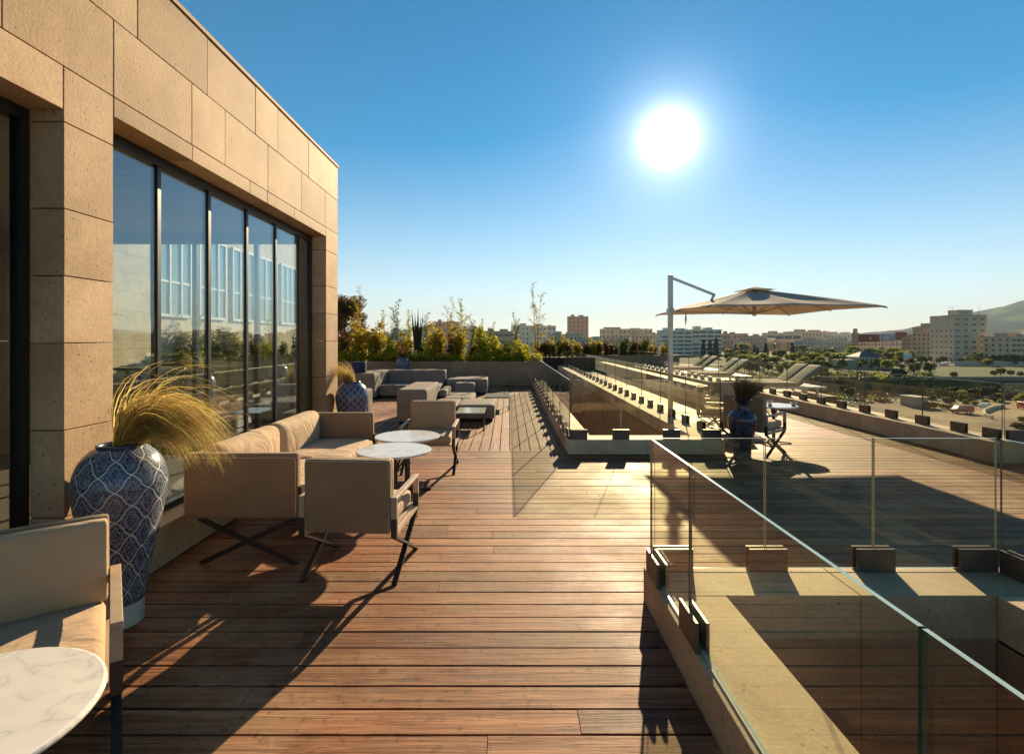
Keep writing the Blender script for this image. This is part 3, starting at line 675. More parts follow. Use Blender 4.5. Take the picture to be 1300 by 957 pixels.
# ------------------------------------------------------------------ sun loungers on the outer deck
mb = deck_rows(lambda y: [(6.76, 9.3)], 14.6, 28); struct(mb.build('deck', M['deck_x']))
def make_lounger():
    root = empty('sun_lounger')
    f = MB(); f.box(-1.0, 1.0, -.33, .33, .18, .24); f.build('frame', M['alu'], root)
    for x in (-.85, .75):
        for y in (-.28, .28):
            l = MB(); l.box(x-.03, x+.03, y-.03, y+.03, .002, .18); l.build('leg', M['alu'], root)
    M['lmat'] = basic('mattress_fabric', (.17,.16,.11), .9)
    puff('mattress', -1.0, .25, -.32, .32, .245, .36, M['lmat'], root, r=.04, p=.01)
    b = puff('backrest', -.02, .85, -.32, .32, -.05, .05, M['lmat'], root, r=.04, p=.01); b.location = (.24, 0, .31); b.rotation_euler = (0, R(-38), 0)
    return root
lg = make_lounger(); first = True
for i, (x, y) in enumerate(((8.15,15.2),(8.2,16.0),(8.1,19.6),(8.15,20.5),(8.55,23.6),(8.6,24.6))):
    o = lg if first else copy_tree(lg); first = False
    o.location = (x, y, 0)
    tag(o, ['nearer of the sun lounger pair closest to the camera beyond the outer glass', 'farther of the sun lounger pair closest to the camera beyond the outer glass',
            'nearer of the middle pair of sun loungers beyond the outer glass', 'farther of the middle pair of sun loungers beyond the outer glass',
            'nearer of the farthest sun lounger pair, right of the parasol post', 'farther of the farthest sun lounger pair, right of the parasol post'][i], 'sun lounger', 'sun loungers on the outer deck')
# ------------------------------------------------------------------ planter wall and bar furniture
mb = MB(); xs = [-13 + 1.18*i for i in range(13)]
xs[-1] = WX0+.36
for a, b in zip(xs, xs[1:]): mb.box(a+.002, b-.002, 18.0, 18.3, -.03, .45); mb.box(a+.402, (b+.398) if b < 1.1 else b-.002, 18.003, 18.297, .453, .83)
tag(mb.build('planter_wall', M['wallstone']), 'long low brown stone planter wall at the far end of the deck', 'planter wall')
mb = MB(); mb.box(-13, 1.15, 18.31, 20.2, -3, .70); struct(mb.build('planter_soil', M['soil']))
def make_stool():
    root = empty('bar_stool')
    mb = MB(); mb.box(-.18, .18, -.18, .18, .70, .74); mb.build('seat', M['legs'], root, bevel=.01)
    for sx in (-1, 1):
        for sy in (-1, 1):
            mb = MB(); mb.tube([(sx*.15, sy*.15, .70), (sx*.21, sy*.21, .003)], .013, 6); mb.build('leg', M['legs'], root)
    mb = MB(); mb.tube([(-.17,.17,.74),(-.19,.2,1.0),(-.1,.22,1.03),(.1,.22,1.03),(.19,.2,1.0),(.17,.17,.74)], .013, 6); mb.tube([(-.18,.19,.88),(.18,.19,.88)], .01, 6); mb.build('backrest', M['legs'], root)
    mb = MB(); mb.box(-.18, .18, -.19, -.17, .25, .27); mb.box(-.18, .18, .17, .19, .25, .27); mb.build('footrest', M['legs'], root)
    return root
st = make_stool()
for i, (x, y, r) in enumerate(((-6.9,9.3,20),(-7.55,9.9,10),(-6.75,10.4,-60),(-8.1,11.0,30),(-7.2,11.2,-30))):
    o = st if i == 0 else copy_tree(st); o.location = (x, y, 0); o.rotation_euler = (0,0,R(r)); tag(o, 'dark metal bar stool seen through the first window panes of the pavilion', 'bar stool', 'bar stools behind the pavilion glass')
bt = empty('bar_table', (-7.35, 10.5, 0)); tag(bt, 'high dark bar table among stools seen through the pavilion window', 'table')
mb = MB(); mb.box(-.5, .5, -.35, .35, 1.0, 1.04); mb.build('tabletop', M['legs'], bt)
for x in (-.4, .4): mb = MB(); mb.box(x-.03, x+.03, -.03, .03, .002, 1.0); mb.build('leg', M['legs'], bt)
mb = MB(); x = -13.0
while x < -9.0: mb.box(x, x+.141, 7.455, 18, -.028, 0); x += .148
struct(mb.build('deck', M['deck_y']))
# hotel wing seen through the glass
wg = empty('hotel_wing', (-12, 14, 0)); tag(wg, 'pale stone hotel wing with white framed windows seen through the pavilion glass', 'building')
def WP(o): o.matrix_parent_inverse = Matrix.Translation(-Vector(wg.location)); return o
mb = MB(); r_ = random.Random(2)
for k in range(13):
    z0 = -.5+k*.6; y = 10.0 - r_.random()*.6
    while y < 30:
        e = min(30, y+r_.uniform(.9, 1.5)); mb.box(-12.3, -12.0, y+.003, e-.003, z0+.003, z0+.597); y = e
mb.box(-20, -12.3, 9.5, 30, -3, 7.3); WP(mb.build('wall', M['wingstone']))
wwhite = basic('white_frame', (.7,.7,.68), .5); wpane = basic('pale_blue_pane', (.30,.42,.46), .1, .8)
y = 17.0
for y in (17.6, 20.0, 22.4, 24.8, 27.2):
    mb = MB(); mb.box(-11.99, -11.93, y, y+1.9, 2.4, 5.6); q = WP(mb.build('window', wwhite, wg)) if False else None
    mb = MB()
    mb.box(-11.99, -11.92, y, y+1.9, 2.4, 2.5); mb.box(-11.99, -11.92, y, y+1.9, 5.5, 5.6); mb.box(-11.99, -11.93, y, y+1.9, 3.6, 3.68)
    for yy in (y, y+.62, y+1.26, y+1.82): mb.box(-11.985, -11.915, yy, yy+.08, 2.4, 5.6)
    f_ = mb.build('window_frame', wwhite, wg); WP(f_)
    mb = MB(); mb.box(-11.998, -11.96, y+.05, y+1.85, 2.45, 5.55); p_ = mb.build('pane', wpane, wg); WP(p_)
for o in kids(wg):
    if o.name.startswith('wall'): pass
for o in [x for x in bpy.data.objects if x.name.startswith('wall') and x.parent is None]: o.parent = wg; WP(o)
# ------------------------------------------------------------------ foliage
def clump(mb, c, r, n, size, rnd, flat=1.0, mi=0, asp=.45):
    for _ in range(n):
        v = Vector((rnd.gauss(0,1), rnd.gauss(0,1), rnd.gauss(0,1))).normalized()*(rnd.random()**.4)
        p = Vector(c)+Vector((v.x*r, v.y*r, v.z*r*flat))
        u = Vector((rnd.gauss(0,1), rnd.gauss(0,1), rnd.gauss(0,.7))).normalized(); w = u.cross(Vector((rnd.gauss(0,1),rnd.gauss(0,1),rnd.gauss(0,1)))).normalized()
        s = size*rnd.uniform(.6,1.3)
        mb.add([p-u*s, p+w*s*asp, p+u*s, p-w*s*asp], [(0,1,2,3)], mi)
def mk_tree(name, mats, crown, trunkh, tr, seed, leafn, leafs, kind='round'):
    rnd = random.Random(seed); root = empty(name)
    t = MB(); t.tube([(0,0,0),(rnd.gauss(0,.1),0,trunkh*.5),(rnd.gauss(0,.2),rnd.gauss(0,.2),trunkh)], [tr,tr*.8,tr*.5], 7)
    c = MB(); nb = 16
    if kind == 'round':
        for k in range(nb):
            a = rnd.uniform(0, 6.28); e = rnd.uniform(-.7, 1.0); rr = rnd.uniform(.35,.8)
            p = (crown[0]*rr*math.cos(a)*math.cos(e), crown[0]*rr*math.sin(a)*math.cos(e), trunkh+crown[1]*(.4+.55*math.sin(e)*rr))
            t.tube([(0,0,trunkh*.7), (p[0]*.5,p[1]*.5,(trunkh+p[2])/2), p], [tr*.4,tr*.25,tr*.08], 5)
            clump(c, p, crown[0]*rnd.uniform(.28,.46), leafn//nb, leafs, rnd, .8)
    elif kind == 'cone':
        for k in range(nb*2):
            h = rnd.random(); rr = crown[0]*(1-h)**.7*rnd.uniform(.3,.85); a = rnd.uniform(0,6.28)
            clump(c, (rr*math.cos(a), rr*math.sin(a), trunkh*.3+crown[1]*h), crown[0]*(.25+.3*(1-h)), leafn//(nb*2), leafs, rnd, 1.3)
    elif kind == 'palm':
        for k in range(22):
            a = k*2.4; pts = []; d = rnd.uniform(.2,.9)
            for q in range(6):
                s = q/5; pts.append(Vector((math.cos(a)*crown[0]*s, math.sin(a)*crown[0]*s, trunkh+crown[1]*(d*s*1.2-1.3*s*s))))
            sd = Vector((-math.sin(a), math.cos(a), 0))
            for q in range(5):
                p0, p1 = pts[q], pts[q+1]
                for sgn in (-1, 1):
                    for z_ in range(3):
                        p = p0.lerp(p1, z_/3); e = p + sd*sgn*crown[0]*.28*(1-q/7) + (p1-p0)*.8 - Vector((0,0,crown[0]*.1)); c.add([p, p.lerp(p1,.35), e], [(0,1,2)])
    t.build('trunk', M['bark'], root, smooth=True); c.build('crown', mats, root)
    return root
def place_tree(proto, x, y, z, s, rz, label, group, cat='tree', used=set()):
    o = proto if proto.name not in used else copy_tree(proto); used.add(proto.name)
    o.location = (x, y, z); o.scale = (s, s, s); o.rotation_euler = (0,0,rz); tag(o, label, cat, group); return o
rnd = random.Random(11)
# planter plants
def mk_shrub(name, mat, h, r, n, size, seed, stems=5):
    rn = random.Random(seed); root = empty(name); t = MB(); c = MB()
    for k in range(stems):
        a = rn.uniform(0,6.28); tip = (r*.7*math.cos(a)*rn.random(), r*.5*math.sin(a)*rn.random(), h*rn.uniform(.6,1))
        t.tube([(tip[0]*.2, tip[1]*.2, 0), (tip[0]*.6, tip[1]*.6, tip[2]*.5), tip], [.02,.014,.005], 5)
        for q in range(4):
            s = .3+.7*q/3; clump(c, (tip[0]*s+rn.gauss(0,r*.2), tip[1]*s, tip[2]*s), r*rn.uniform(.3,.5), n//(stems*4), size, rn, 1.0, 0, .4)
    t.build('stem', M['bark'], root, smooth=True); c.build('foliage', mat, root); return root
def mk_bamboo(name, mat, h, n, seed, r=.35):
    rn = random.Random(seed); root = empty(name); t = MB(); c = MB()
    for k in range(3):
        a = rn.uniform(0,6.28); lx, ly = rn.uniform(-.2,.2), rn.uniform(-.15,.15); hh = h*(1-.13*k)
        P_ = lambda s: Vector((lx*s*s+.05*k, ly*s*s, hh*s))
        t.tube([P_(s/6) for s in range(7)], [.012,.011,.01,.008,.006,.004,.002], 5)
        for q in range(14):
            s = .25+.75*q/14; p = P_(s); a = rn.uniform(0,6.28); L = r*(1.15-s)*rn.uniform(.6,1.2)+.06
            e = p+Vector((math.cos(a)*L, math.sin(a)*L, L*.7)); t.tube([p, e], [.004,.0015], 4)
            for z_ in range(n//42):
                w = rn.random(); clump(c, tuple(p.lerp(e, w)), .05, 1, .055, rn, 1, 0, .22)
    t.build('cane', M['bark'], root, smooth=True); c.build('foliage', mat, root); return root
sh = [mk_shrub('leafy_shrub', M['leaf_yellow'], 1.15, .55, 1100, .07, 1), mk_shrub('leafy_shrub', M['leaf_gold'], 1.35, .5, 1100, .07, 2), mk_shrub('leafy_shrub', M['leaf_green'], 1.3, .6, 1100, .07, 3), mk_shrub('leafy_shrub', M['leaf_brown'], 1.2, .5, 1100, .055, 4)]
low = mk_shrub('low_plant', M['leaf_yellow'], .38, .42, 700, .05, 9, 6)
bm = [mk_bamboo('bamboo', M['leaf_yellow'], 2.3, 520, 5), mk_bamboo('bamboo', M['leaf_green'], 2.0, 420, 6), mk_bamboo('bamboo', M['leaf_gold'], 2.6, 380, 7, .45)]
LBL = ['yellow green leafy shrub in the planter behind the low stone wall', 'golden backlit shrub in the planter behind the low stone wall', 'green leafy shrub in the planter behind the low stone wall', 'rusty brown shrub in the planter behind the low stone wall']
x = -12.5; i = 0
while x < .9:
    k = rnd.choice([0,0,0,1,1,1,2,3]); dens = 1.0
    place_tree(sh[k], x, rnd.uniform(18.8,19.6), .68, rnd.choice([.6,.75,.85,1.0,1.12]), rnd.uniform(0,6.28), LBL[k], 'planter shrubs %d' % k, 'shrub')
    x += rnd.uniform(.3,.5)
x = -12.3
while x < 1.0:
    place_tree(low, x, 18.55+rnd.uniform(-.05,.15), .68, rnd.uniform(.75,1.15), rnd.uniform(0,6.28), 'low bright yellow green plant spilling over the edge of the far stone planter', 'low plants along the planter edge', 'plant'); x += rnd.uniform(.28,.45)
for px, top, k in ((455,362,2),(487,392,0),(503,379,1),(519,392,0),(541,396,1),(572,375,2),(583,377,0),(600,398,1),(612,404,0),(625,408,1),(655,396,1),(680,356,2),(210,380,0),(250,390,1),(345,385,0)):
    Y = 19.3; z = 1.6+(431-top)/F*Y; hgt = [2.3,2.0,2.6][k]
    lb = 'tallest slender bamboo standing alone at the right end of the planter' if px == 680 else ('thin tall bamboo at the left end of the planter beside the dark pine' if px == 455 else 'slender wispy bamboo rising above the planter shrubs')
    place_tree(bm[k], gp(px, Y), Y, .68, (z-.68)/hgt, rnd.uniform(0,6.28), lb, None if px in (680,455) else 'slender bamboos in the planter', 'bamboo')
x = 1.6
while x < 9.2:
    k = rnd.choice([2,3,3,1]); place_tree(sh[k], x, rnd.uniform(28.7,29.4), .58, rnd.uniform(.55,.9), rnd.uniform(0,6.28), ['','golden shrub behind the far planter wall of the right terrace','green shrub behind the far planter wall of the right terrace','brown shrub behind the far planter wall of the right terrace'][k], 'right terrace shrubs %d' % k, 'shrub'); x += rnd.uniform(.2,.36)
# spiky plant
sp = empty('spiky_plant', (gp(530,19), 19.0, .68)); tag(sp, 'dark spiky upright plant rising above the planter shrubs', 'plant')
for (dx, dz, w) in ((-.18,2.05,.06),(-.08,1.9,.07),(.02,2.1,.07),(.1,1.75,.06),(.17,1.9,.05),(-.02,1.6,.08)):
    mb = MB(); mb.add([(dx*.2-w*.4,0,0),(dx*.2+w*.4,0,0),(dx*.8+w*.6,.02,dz*.6),(dx*1.2,0,dz),(dx*.8-w*.6,-.02,dz*.6)], [(0,1,2,3,4)]); o = mb.build('blade', M['leaf_dark'], sp); sd = o.modifiers.new('s','SOLIDIFY'); sd.thickness=.01
# ------------------------------------------------------------------ terrain
GZ, CZ = -18.5, -13.5
def tz(x, y):
    if y < 186: z = GZ
    elif y < 200: z = GZ+(CZ-GZ)*(y-186)/14
    else: z = CZ
    z += .25*math.sin(x*.07)*math.sin(y*.05)
    if y > 900:   # hills
        pass
    return z
mb = MB(); ys = [-60,0,40,80,110,130,150,170,182,186,189,192,196,200,210,230,260,300,360,430,520,650,800,1000,1400,2000,3000,5000,9000,16000]
xs = [-12000,-6000,-3000,-1500,-900,-600,-420,-320,-250,-200,-160,-120,-90,-60,-30,0,30,60,90,110,130,150,170,190,220,260,300,360,430,520,650,900,1500,3000,6000,12000]
for y in ys:
    for x in xs: mb.v.append((x, y, tz(x, y)))
nx = len(xs)
for j in range(len(ys)-1):
    for i in range(nx-1): mb.f.append((j*nx+i, j*nx+i+1, (j+1)*nx+i+1, (j+1)*nx+i)); mb.m.append(0)
def groundmat():
    m, nt = newmat('rough_ground'); g = N(nt); out = g.n('ShaderNodeOutputMaterial'); p = g.n('ShaderNodeBsdfPrincipled'); tc = g.n('ShaderNodeTexCoord')
    n1 = g.n('ShaderNodeTexNoise'); n1.inputs['Scale'].default_value = .035; n1.inputs['Detail'].default_value = 8; g.l(tc.outputs['Object'], n1.inputs['Vector'])
    n2 = g.n('ShaderNodeTexNoise'); n2.inputs['Scale'].default_value = .9; n2.inputs['Detail'].default_value = 6; g.l(tc.outputs['Object'], n2.inputs['Vector'])
    c = g.ramp(n1.outputs['Fac'], [(.38, (.035,.045,.015)), (.54, (.06,.07,.02)), (.66, (.13,.10,.06))])
    c = g.mix(1.0, c, g.ramp(n2.outputs['Fac'], [(.3,(.6,.6,.6)),(.7,(1.2,1.2,1.2))]), 'MULTIPLY'); g.l(c, p.inputs['Base Color']); p.inputs['Roughness'].default_value = .95; p.inputs['Specular IOR Level'].default_value = .1
    g.l(p.outputs[0], out.inputs[0]); return m
struct(mb.build('ground', groundmat(), smooth=True))
# hills
mb = MB(); D0 = 5200.0
def ridge(px):
    pts = [(1000,431),(1080,426.5),(1106,423.5),(1170,418),(1211,409.5),(1250,399),(1300,386),(1370,372),(1480,362),(1650,372),(1900,405)]
    if px <= 1000: return 431
    for (a, b), (c, d) in zip(pts, pts[1:]):
        if px <= c: return b+(d-b)*(px-a)/(c-a)
    return 415
rn = random.Random(5)
NI, NJ = 90, 40
for j in range(NJ+1):
    for i in range(NI+1):
        px = 980+i*(900/NI); t = j/NJ; Y = 2600+t*3400
        zr = (431-ridge(px)+ (1.0*math.sin(px*.09)+.6*math.sin(px*.23)))/F*5200+H
        prof = (math.sin(min(1, t/.78)*math.pi/2)**1.5) if t < .78 else math.cos((t-.78)/.22*math.pi/2)*.6+.4
        z = CZ-3+max(0, zr+15)*prof*(1+.07*math.sin(px*.11+t*9)*(1-abs(t-.78)))
        X = (px-VX)/F*5200*(.6+.4*t/.78 if t<.78 else 1); mb.v.append((X, Y, z))
for j in range(NJ):
    for i in range(NI): mb.f.append((j*(NI+1)+i, j*(NI+1)+i+1, (j+1)*(NI+1)+i+1, (j+1)*(NI+1)+i)); mb.m.append(0)
def hillmat():
    m, nt = newmat('hazy_hill_fields'); g = N(nt); out = g.n('ShaderNodeOutputMaterial'); p = g.n('ShaderNodeBsdfPrincipled'); tc = g.n('ShaderNodeTexCoord')
    mp = g.n('ShaderNodeMapping'); mp.inputs['Scale'].default_value = (1,.5,3.0); g.l(tc.outputs['Object'], mp.inputs[0])
    n1 = g.n('ShaderNodeTexNoise'); n1.inputs['Scale'].default_value = .0032; n1.inputs['Detail'].default_value = 8; n1.inputs['Distortion'].default_value = .6; g.l(mp.outputs[0], n1.inputs['Vector'])
    c = g.ramp(n1.outputs['Fac'], [(.42,(.018,.03,.028)),(.56,(.028,.048,.034)),(.62,(.07,.12,.03)),(.72,(.09,.14,.05))]); g.l(c, p.inputs['Base Color']); p.inputs['Roughness'].default_value = 1; p.inputs['Specular IOR Level'].default_value = 0  # field greens; the bluish dark stops carry distance haze in the colour
    g.l(p.outputs[0], out.inputs[0]); return m
struct(mb.build('hill', hillmat(), smooth=True))
# dirt lot, road, plaza, lawn as sheets
def sheet(name, pts, z, mat): mb = MB(); mb.add([(x, y, z) for x, y in pts], [tuple(range(len(pts)))]); return struct(mb.build(name, mat))
M['dirt'] = basic('dirt', (.27,.195,.12), .95, .1, var=.5, scale=.07, fine=.25, fscale=1.5)
M['asphalt'] = basic('asphalt', (.10,.10,.10), .85, .2, var=.2, scale=.2)
M['pave'] = basic('plaza_paving', (.42,.36,.28), .9, .1, var=.15, scale=.2)
M['lawn'] = basic('lawn', (.06,.085,.012), .95, .1, var=.35, scale=.12, fine=.3, fscale=1)
sheet('dirt_lot', [(70,70),(200,60),(230,120),(190,168),(150,178),(118,168),(95,140),(60,110)], GZ+.35, M['dirt'])
sheet('road', [(60,150),(92,150),(118,172),(118,180),(60,172),(20,166),(20,158)], GZ+.31, M['asphalt'])
sheet('plaza', [(225,330),(360,330),(400,420),(250,420)], CZ+.32, M['pave'])
sheet('road', [(-60,300),(400,288),(480,288),(480,298),(400,300),(-60,313)], CZ+.36, M['asphalt'])
sheet('lawn', [(165,201),(280,201),(330,286),(215,286)], CZ+.30, M['lawn'])
# ------------------------------------------------------------------ city
WINM = basic('city_window', (.03,.035,.04), .25, .6, var=.5, scale=.5); BALM = basic('balcony', (.42,.36,.29), .8)
CM = {}
def cmat(col):
    if col not in CM: CM[col] = basic('facade_paint', col, .85, .2, var=.10, scale=.15, fine=.12, fscale=.7)
    return CM[col]
def building(px0, px1, ytop, ybase, depth, col, label, rows=4, cols=8, ww=.45, wh=.5, roofs=(), rz=0, balc=False, skip=None, cat='building', wall2=None, Dd=None):
    D = Dd or (H-CZ)*F/(ybase-VY); x0, x1 = gp(px0, D), gp(px1, D); top = H+(VY-ytop)/F*D
    root = empty('city_building', ((x0+x1)/2, D, CZ-.5), rz); tag(root, label, cat)
    w, h = (x1-x0)/2, top-CZ+.5
    mb = MB(); mb.box(-w, w, 0, depth, 0, h); mb.build('wall', cmat(col), root)
    mb = MB(); pt = .35
    mb.box(-w-.12, w+.12, -.12, .25, h-.45, h+.7); mb.box(-w-.12, w+.12, depth-.25, depth+.12, h-.45, h+.7); mb.box(-w-.12, -w+.25, .26, depth-.26, h+.005, h+.7); mb.box(w-.25, w+.12, .26, depth-.26, h-.45, h+.7)
    mb.build('roof_parapet', cmat(sc3(col, .88)), root)
    for (a, b, hh) in roofs:
        mb = MB(); mb.box(-w+2*w*a, -w+2*w*b, depth*.25, depth*.7, h+.01, h+hh); mb.box(-w+2*w*a-.2, -w+2*w*b+.2, depth*.25-.2, depth*.7+.2, h+hh, h+hh+.3); mb.build('rooftop_room', cmat(sc3(col, .92)), root)
    rows = min(rows, max(1, int(h/2.8))); cw, rh = 2*w/cols, (h-.9)/rows
    vs = random.Random(int(px0*3+px1)); style = vs.choice(['plain','bands','ribbon','awning','bands','balcony'])
    if style == 'ribbon': ww, wh, cols = .86, .42, max(2, cols//2); cw = 2*w/cols
    if style in ('bands', 'ribbon'):
        bm_ = MB()
        for r in range(rows+1): bm_.box(-w-.15, w+.15, -.18 if style == 'bands' else -.35, -.003, .7+rh*r-.22, .7+rh*r+.1)
        for k_ in range(1, 4):
            xk = -w+2*w*k_/4
            for r in range(rows): bm_.box(xk-.15, xk+.15, -.16, -.003, .7+rh*r+.101, .7+rh*(r+1)-.221)
        bm_.build('floor_bands', cmat(sc3(col, 1.12)), root)
    if style == 'balcony': balc = True
    if style == 'awning':
        for k_ in range(min(cols, 6)):
            am = MB(); xk = -w+cw*(k_*cols//min(cols,6)+.5); am.bar((xk-cw*.4, -.8, 3.0), (xk+cw*.4, -.8, 3.0), 1.5, .12, (0,1,-.4)); am.build('awning', cmat(vs.choice([(.35,.08,.05),(.55,.5,.42),(.08,.2,.15)])), root)
    pr = None; rr = random.Random(int(px0*7)); ground = 0
    for r in range(rows):
        for c in range(cols):
            if rr.random() < .06: continue
            if pr is None:
                mb = MB(); a, b = cw*ww/2, rh*wh/2; mb.box(-a, a, -.06, .10, -b, b); pr = mb.build('window', WINM, root)
                s2 = MB(); s2.box(-a-.15, a+.15, -.22, -.061, -b-.22, -b-.02); sl = s2.build('sill', cmat(sc3(col,1.1)), pr); o = pr
            else:
                o = pr.copy(); COL.objects.link(o); o.parent = root
                if cols*rows < 60: q = sl.copy(); COL.objects.link(q); q.parent = o
            o.location = (-w+cw*(c+.5), 0, .7+rh*(r+.5))
        if balc:
            for (a, b) in ((.08,.42),(.58,.92)):
                bb = MB(); x_, y_ = -w+2*w*a, -w+2*w*b; z = .7+rh*r+.1; bb.box(x_, y_, -1.3, -.07, z, z+.2); bb.box(x_, y_, -1.3, -1.18, z+.2, z+1.1); bb.build('balcony', BALM, root)
    # side wall windows on the sunlit right flank
    nside = max(2, int(depth/4)); sd = min(nside, 5); ps = None
    for r in range(min(rows, 6)):
        for c in range(sd):
            for sx in ((1,) if px0 < VX else (-1,)):
                if ps is None:
                    mb = MB(); mb.box(-.06, .06, -.7, .7, -rh*wh/2, rh*wh/2); ps = mb.build('side_window', WINM, root); o = ps
                else: o = ps.copy(); COL.objects.link(o); o.parent = root
                o.location = (-sx*-w, depth*(c+.5)/sd, .7+rh*(r+.5)) if False else (sx*w, depth*(c+.5)/sd, .7+rh*(r+.5))
    return root, w, h, depth
def antenna(root, x, y, z, h):
    mb = MB(); mb.tube([(x,y,z),(x,y,z+h)], [.12,.04], 5); mb.bar((x-.8,y,z+h*.8),(x+.8,y,z+h*.8),.06,.06,(0,1,0)); mb.build('antenna', M['legs'], root)
W_, C_, T_, B_, G_ = (.78,.68,.52), (.64,.48,.30), (.55,.37,.21), (.44,.28,.16), (.52,.47,.35)
BL = [
 (466,500,424,446,14,G_,'grey flat block behind the planter bamboo, left of the broad cream block',3,6),
 (496,522,420,448,14,W_,'small white block behind planter shrubs near the far left vase',3,5),
 (520,552,416,444,14,C_,'cream block behind the spiky planter plant',4,6),
 (550,583,409,444,16,B_,'brown stepped apartment block behind the tall planter bamboos',5,6),
 (584,612,416,445,14,C_,'cream block directly right of the brown stepped apartment block',4,5),
 (612,652,421,447,14,T_,'low tan block behind the right part of the planter shrubs',3,7),
 (650,706,414,446,18,W_,'pale wide block with many windows at the right end of the planter',5,10),
 (698,738,425,452,14,C_,'beige house with tall windows below the brown tower',3,8),
 (721,747,402,441,16,B_,'brown high rise tower left of the parasol post',8,5),
 (736,770,430,452,12,G_,'low grey white block right below the brown tower',3,7),
 (764,828,418,443,20,C_,'wide stepped cream complex with a roof mast',4,12),
 (770,800,433,451,10,T_,'low tan house below the masted complex',2,6),
 (806,842,424,448,14,C_,'beige block directly left of the parasol post',3,8),
 (840,878,420,451,16,W_,'pale block with square windows directly right of the parasol post',6,9),
 (878,917,419,450.5,18,W_,'pale block above the tall dark cypresses, many small windows',6,8),
 (918,940,424,446,12,T_,'pinkish tan houses right of the dark cypresses',3,5),
 (938,975,427,445,12,(.50,.36,.26),'orange tan low block between cypress trees',2,8),
 (974,1017,423,443,18,G_,'grey green warehouse like block under the parasol canopy',2,8),
 (1008,1054,421,442,18,C_,'sand coloured long block under the parasol right half',3,10),
 (1054,1088,424,443,16,W_,'white block left of the red billboard',3,8),
 (1017,1092,433,451,12,G_,'long low pale green arcade building behind the park trees',3,18),
 (1090,1156,434,453,12,W_,'long low white building beneath the red billboard',3,14),
 (1153,1174,425,447,12,W_,'white stepped block right of the red billboards',4,5),
 (1162,1189,429,455,14,T_,'tan balcony block left of the tall bare wall',5,5),
 (1187,1212,416,457,20,(.50,.36,.23),'ochre apartment block adjoining the tallest block on the right',7,4),
 (1254,1283,431,459,16,W_,'white block with dark glass corner right of the tallest block',4,5),
 (1283,1312,428,462,18,C_,'cream block with dark glass strip at the right frame edge',5,4),
 (1312,1360,426,459,18,W_,'pale block beyond the right frame edge',5,8),
]
for (a, b, yt, yb, dp, col, lb, rows, cols) in BL:
    rr = random.Random(int(a))
    root, w, h, dpt = building(a, b, yt, yb, dp, col, lb, rows, cols, rr.uniform(.26,.42), rr.uniform(.36,.46), roofs=((rr.uniform(.05,.2), rr.uniform(.28,.4), rr.uniform(2,4)), (rr.uniform(.5,.6), rr.uniform(.7,.85), rr.uniform(1.5,3))), rz=R(rr.uniform(-4,6)), balc=('apartment' in lb or 'balcony' in lb or 'tower' in lb))
    for k_ in range(rr.randint(2, 4)):
        tx, ty, ts = rr.uniform(-w*.9, w*.8), rr.uniform(1, dpt*.2), rr.uniform(.5, 1.1)
        mb = MB(); mb.box(tx-ts, tx+ts, ty-ts*.6, ty+ts*.6, h+.012, h+rr.uniform(1.2, 2.4)); mb.build('water_tank', cmat(rr.choice([(.5,.48,.44), (.3,.27,.24), (.6,.42,.3)])), root)
    if rr.random() < .7: antenna(root, rr.uniform(-w*.5, w*.5), dpt*.5, h, rr.uniform(3,6))
    if 'mast' in lb: antenna(root, -w*.4, 8, h, 14)
root, w, h, dpt = building(1212, 1251, 401, 460, 22, (.55,.44,.30), 'tallest beige office block before the green hill at right', 8, 4, .42, .28, roofs=((.35,.78,4.0),), rz=R(-6))
for x in (-.8, -.65, .97): antenna(root, w*x, 6, h, 7)
# billboards
M['bred'] = basic('billboard_red', (.13,.03,.03), .6); M['bblue'] = basic('billboard_blue', (.18,.24,.30), .6); M['byel'] = basic('billboard_yellow', (.6,.45,.05), .6)
for px0, px1, y0, y1, m_, lb in ((1090,1117,424.5,434,'bred','dark red rooftop billboard with a small yellow patch'), (1118,1136.5,424,433,'bblue','grey blue rooftop billboard between two red ones'), (1137,1152,421.5,432,'bred','bright red rooftop billboard, rightmost of three')):
    D = 440; root = empty('billboard', (gp((px0+px1)/2, D), D, H+(VY-y1)/F*D)); tag(root, lb, 'billboard'); w = (px1-px0)/2/F*D; h = (y1-y0)/F*D
    mb = MB(); mb.box(-w, w, 0, .4, 0, h); mb.build('panel', M[m_], root)
    for x in (-.6, .6):
        mb = MB(); mb.box(w*x-.15, w*x+.15, .41, .7, -3.5, h*.9); mb.build('post', M['legs'], root)
    if m_ == 'bred' and px0 < 1100:
        mb = MB(); mb.box(-.6+w*.1, .9+w*.1, -.05, -.005, h*.35, h*.65); mb.build('patch', M['byel'], root)
    elif m_ == 'bblue':
        mb = MB(); mb.box(-w*.7, w*.1, -.05, -.005, h*.2, h*.7); mb.build('patch', cmat((.4,.42,.42)), root)
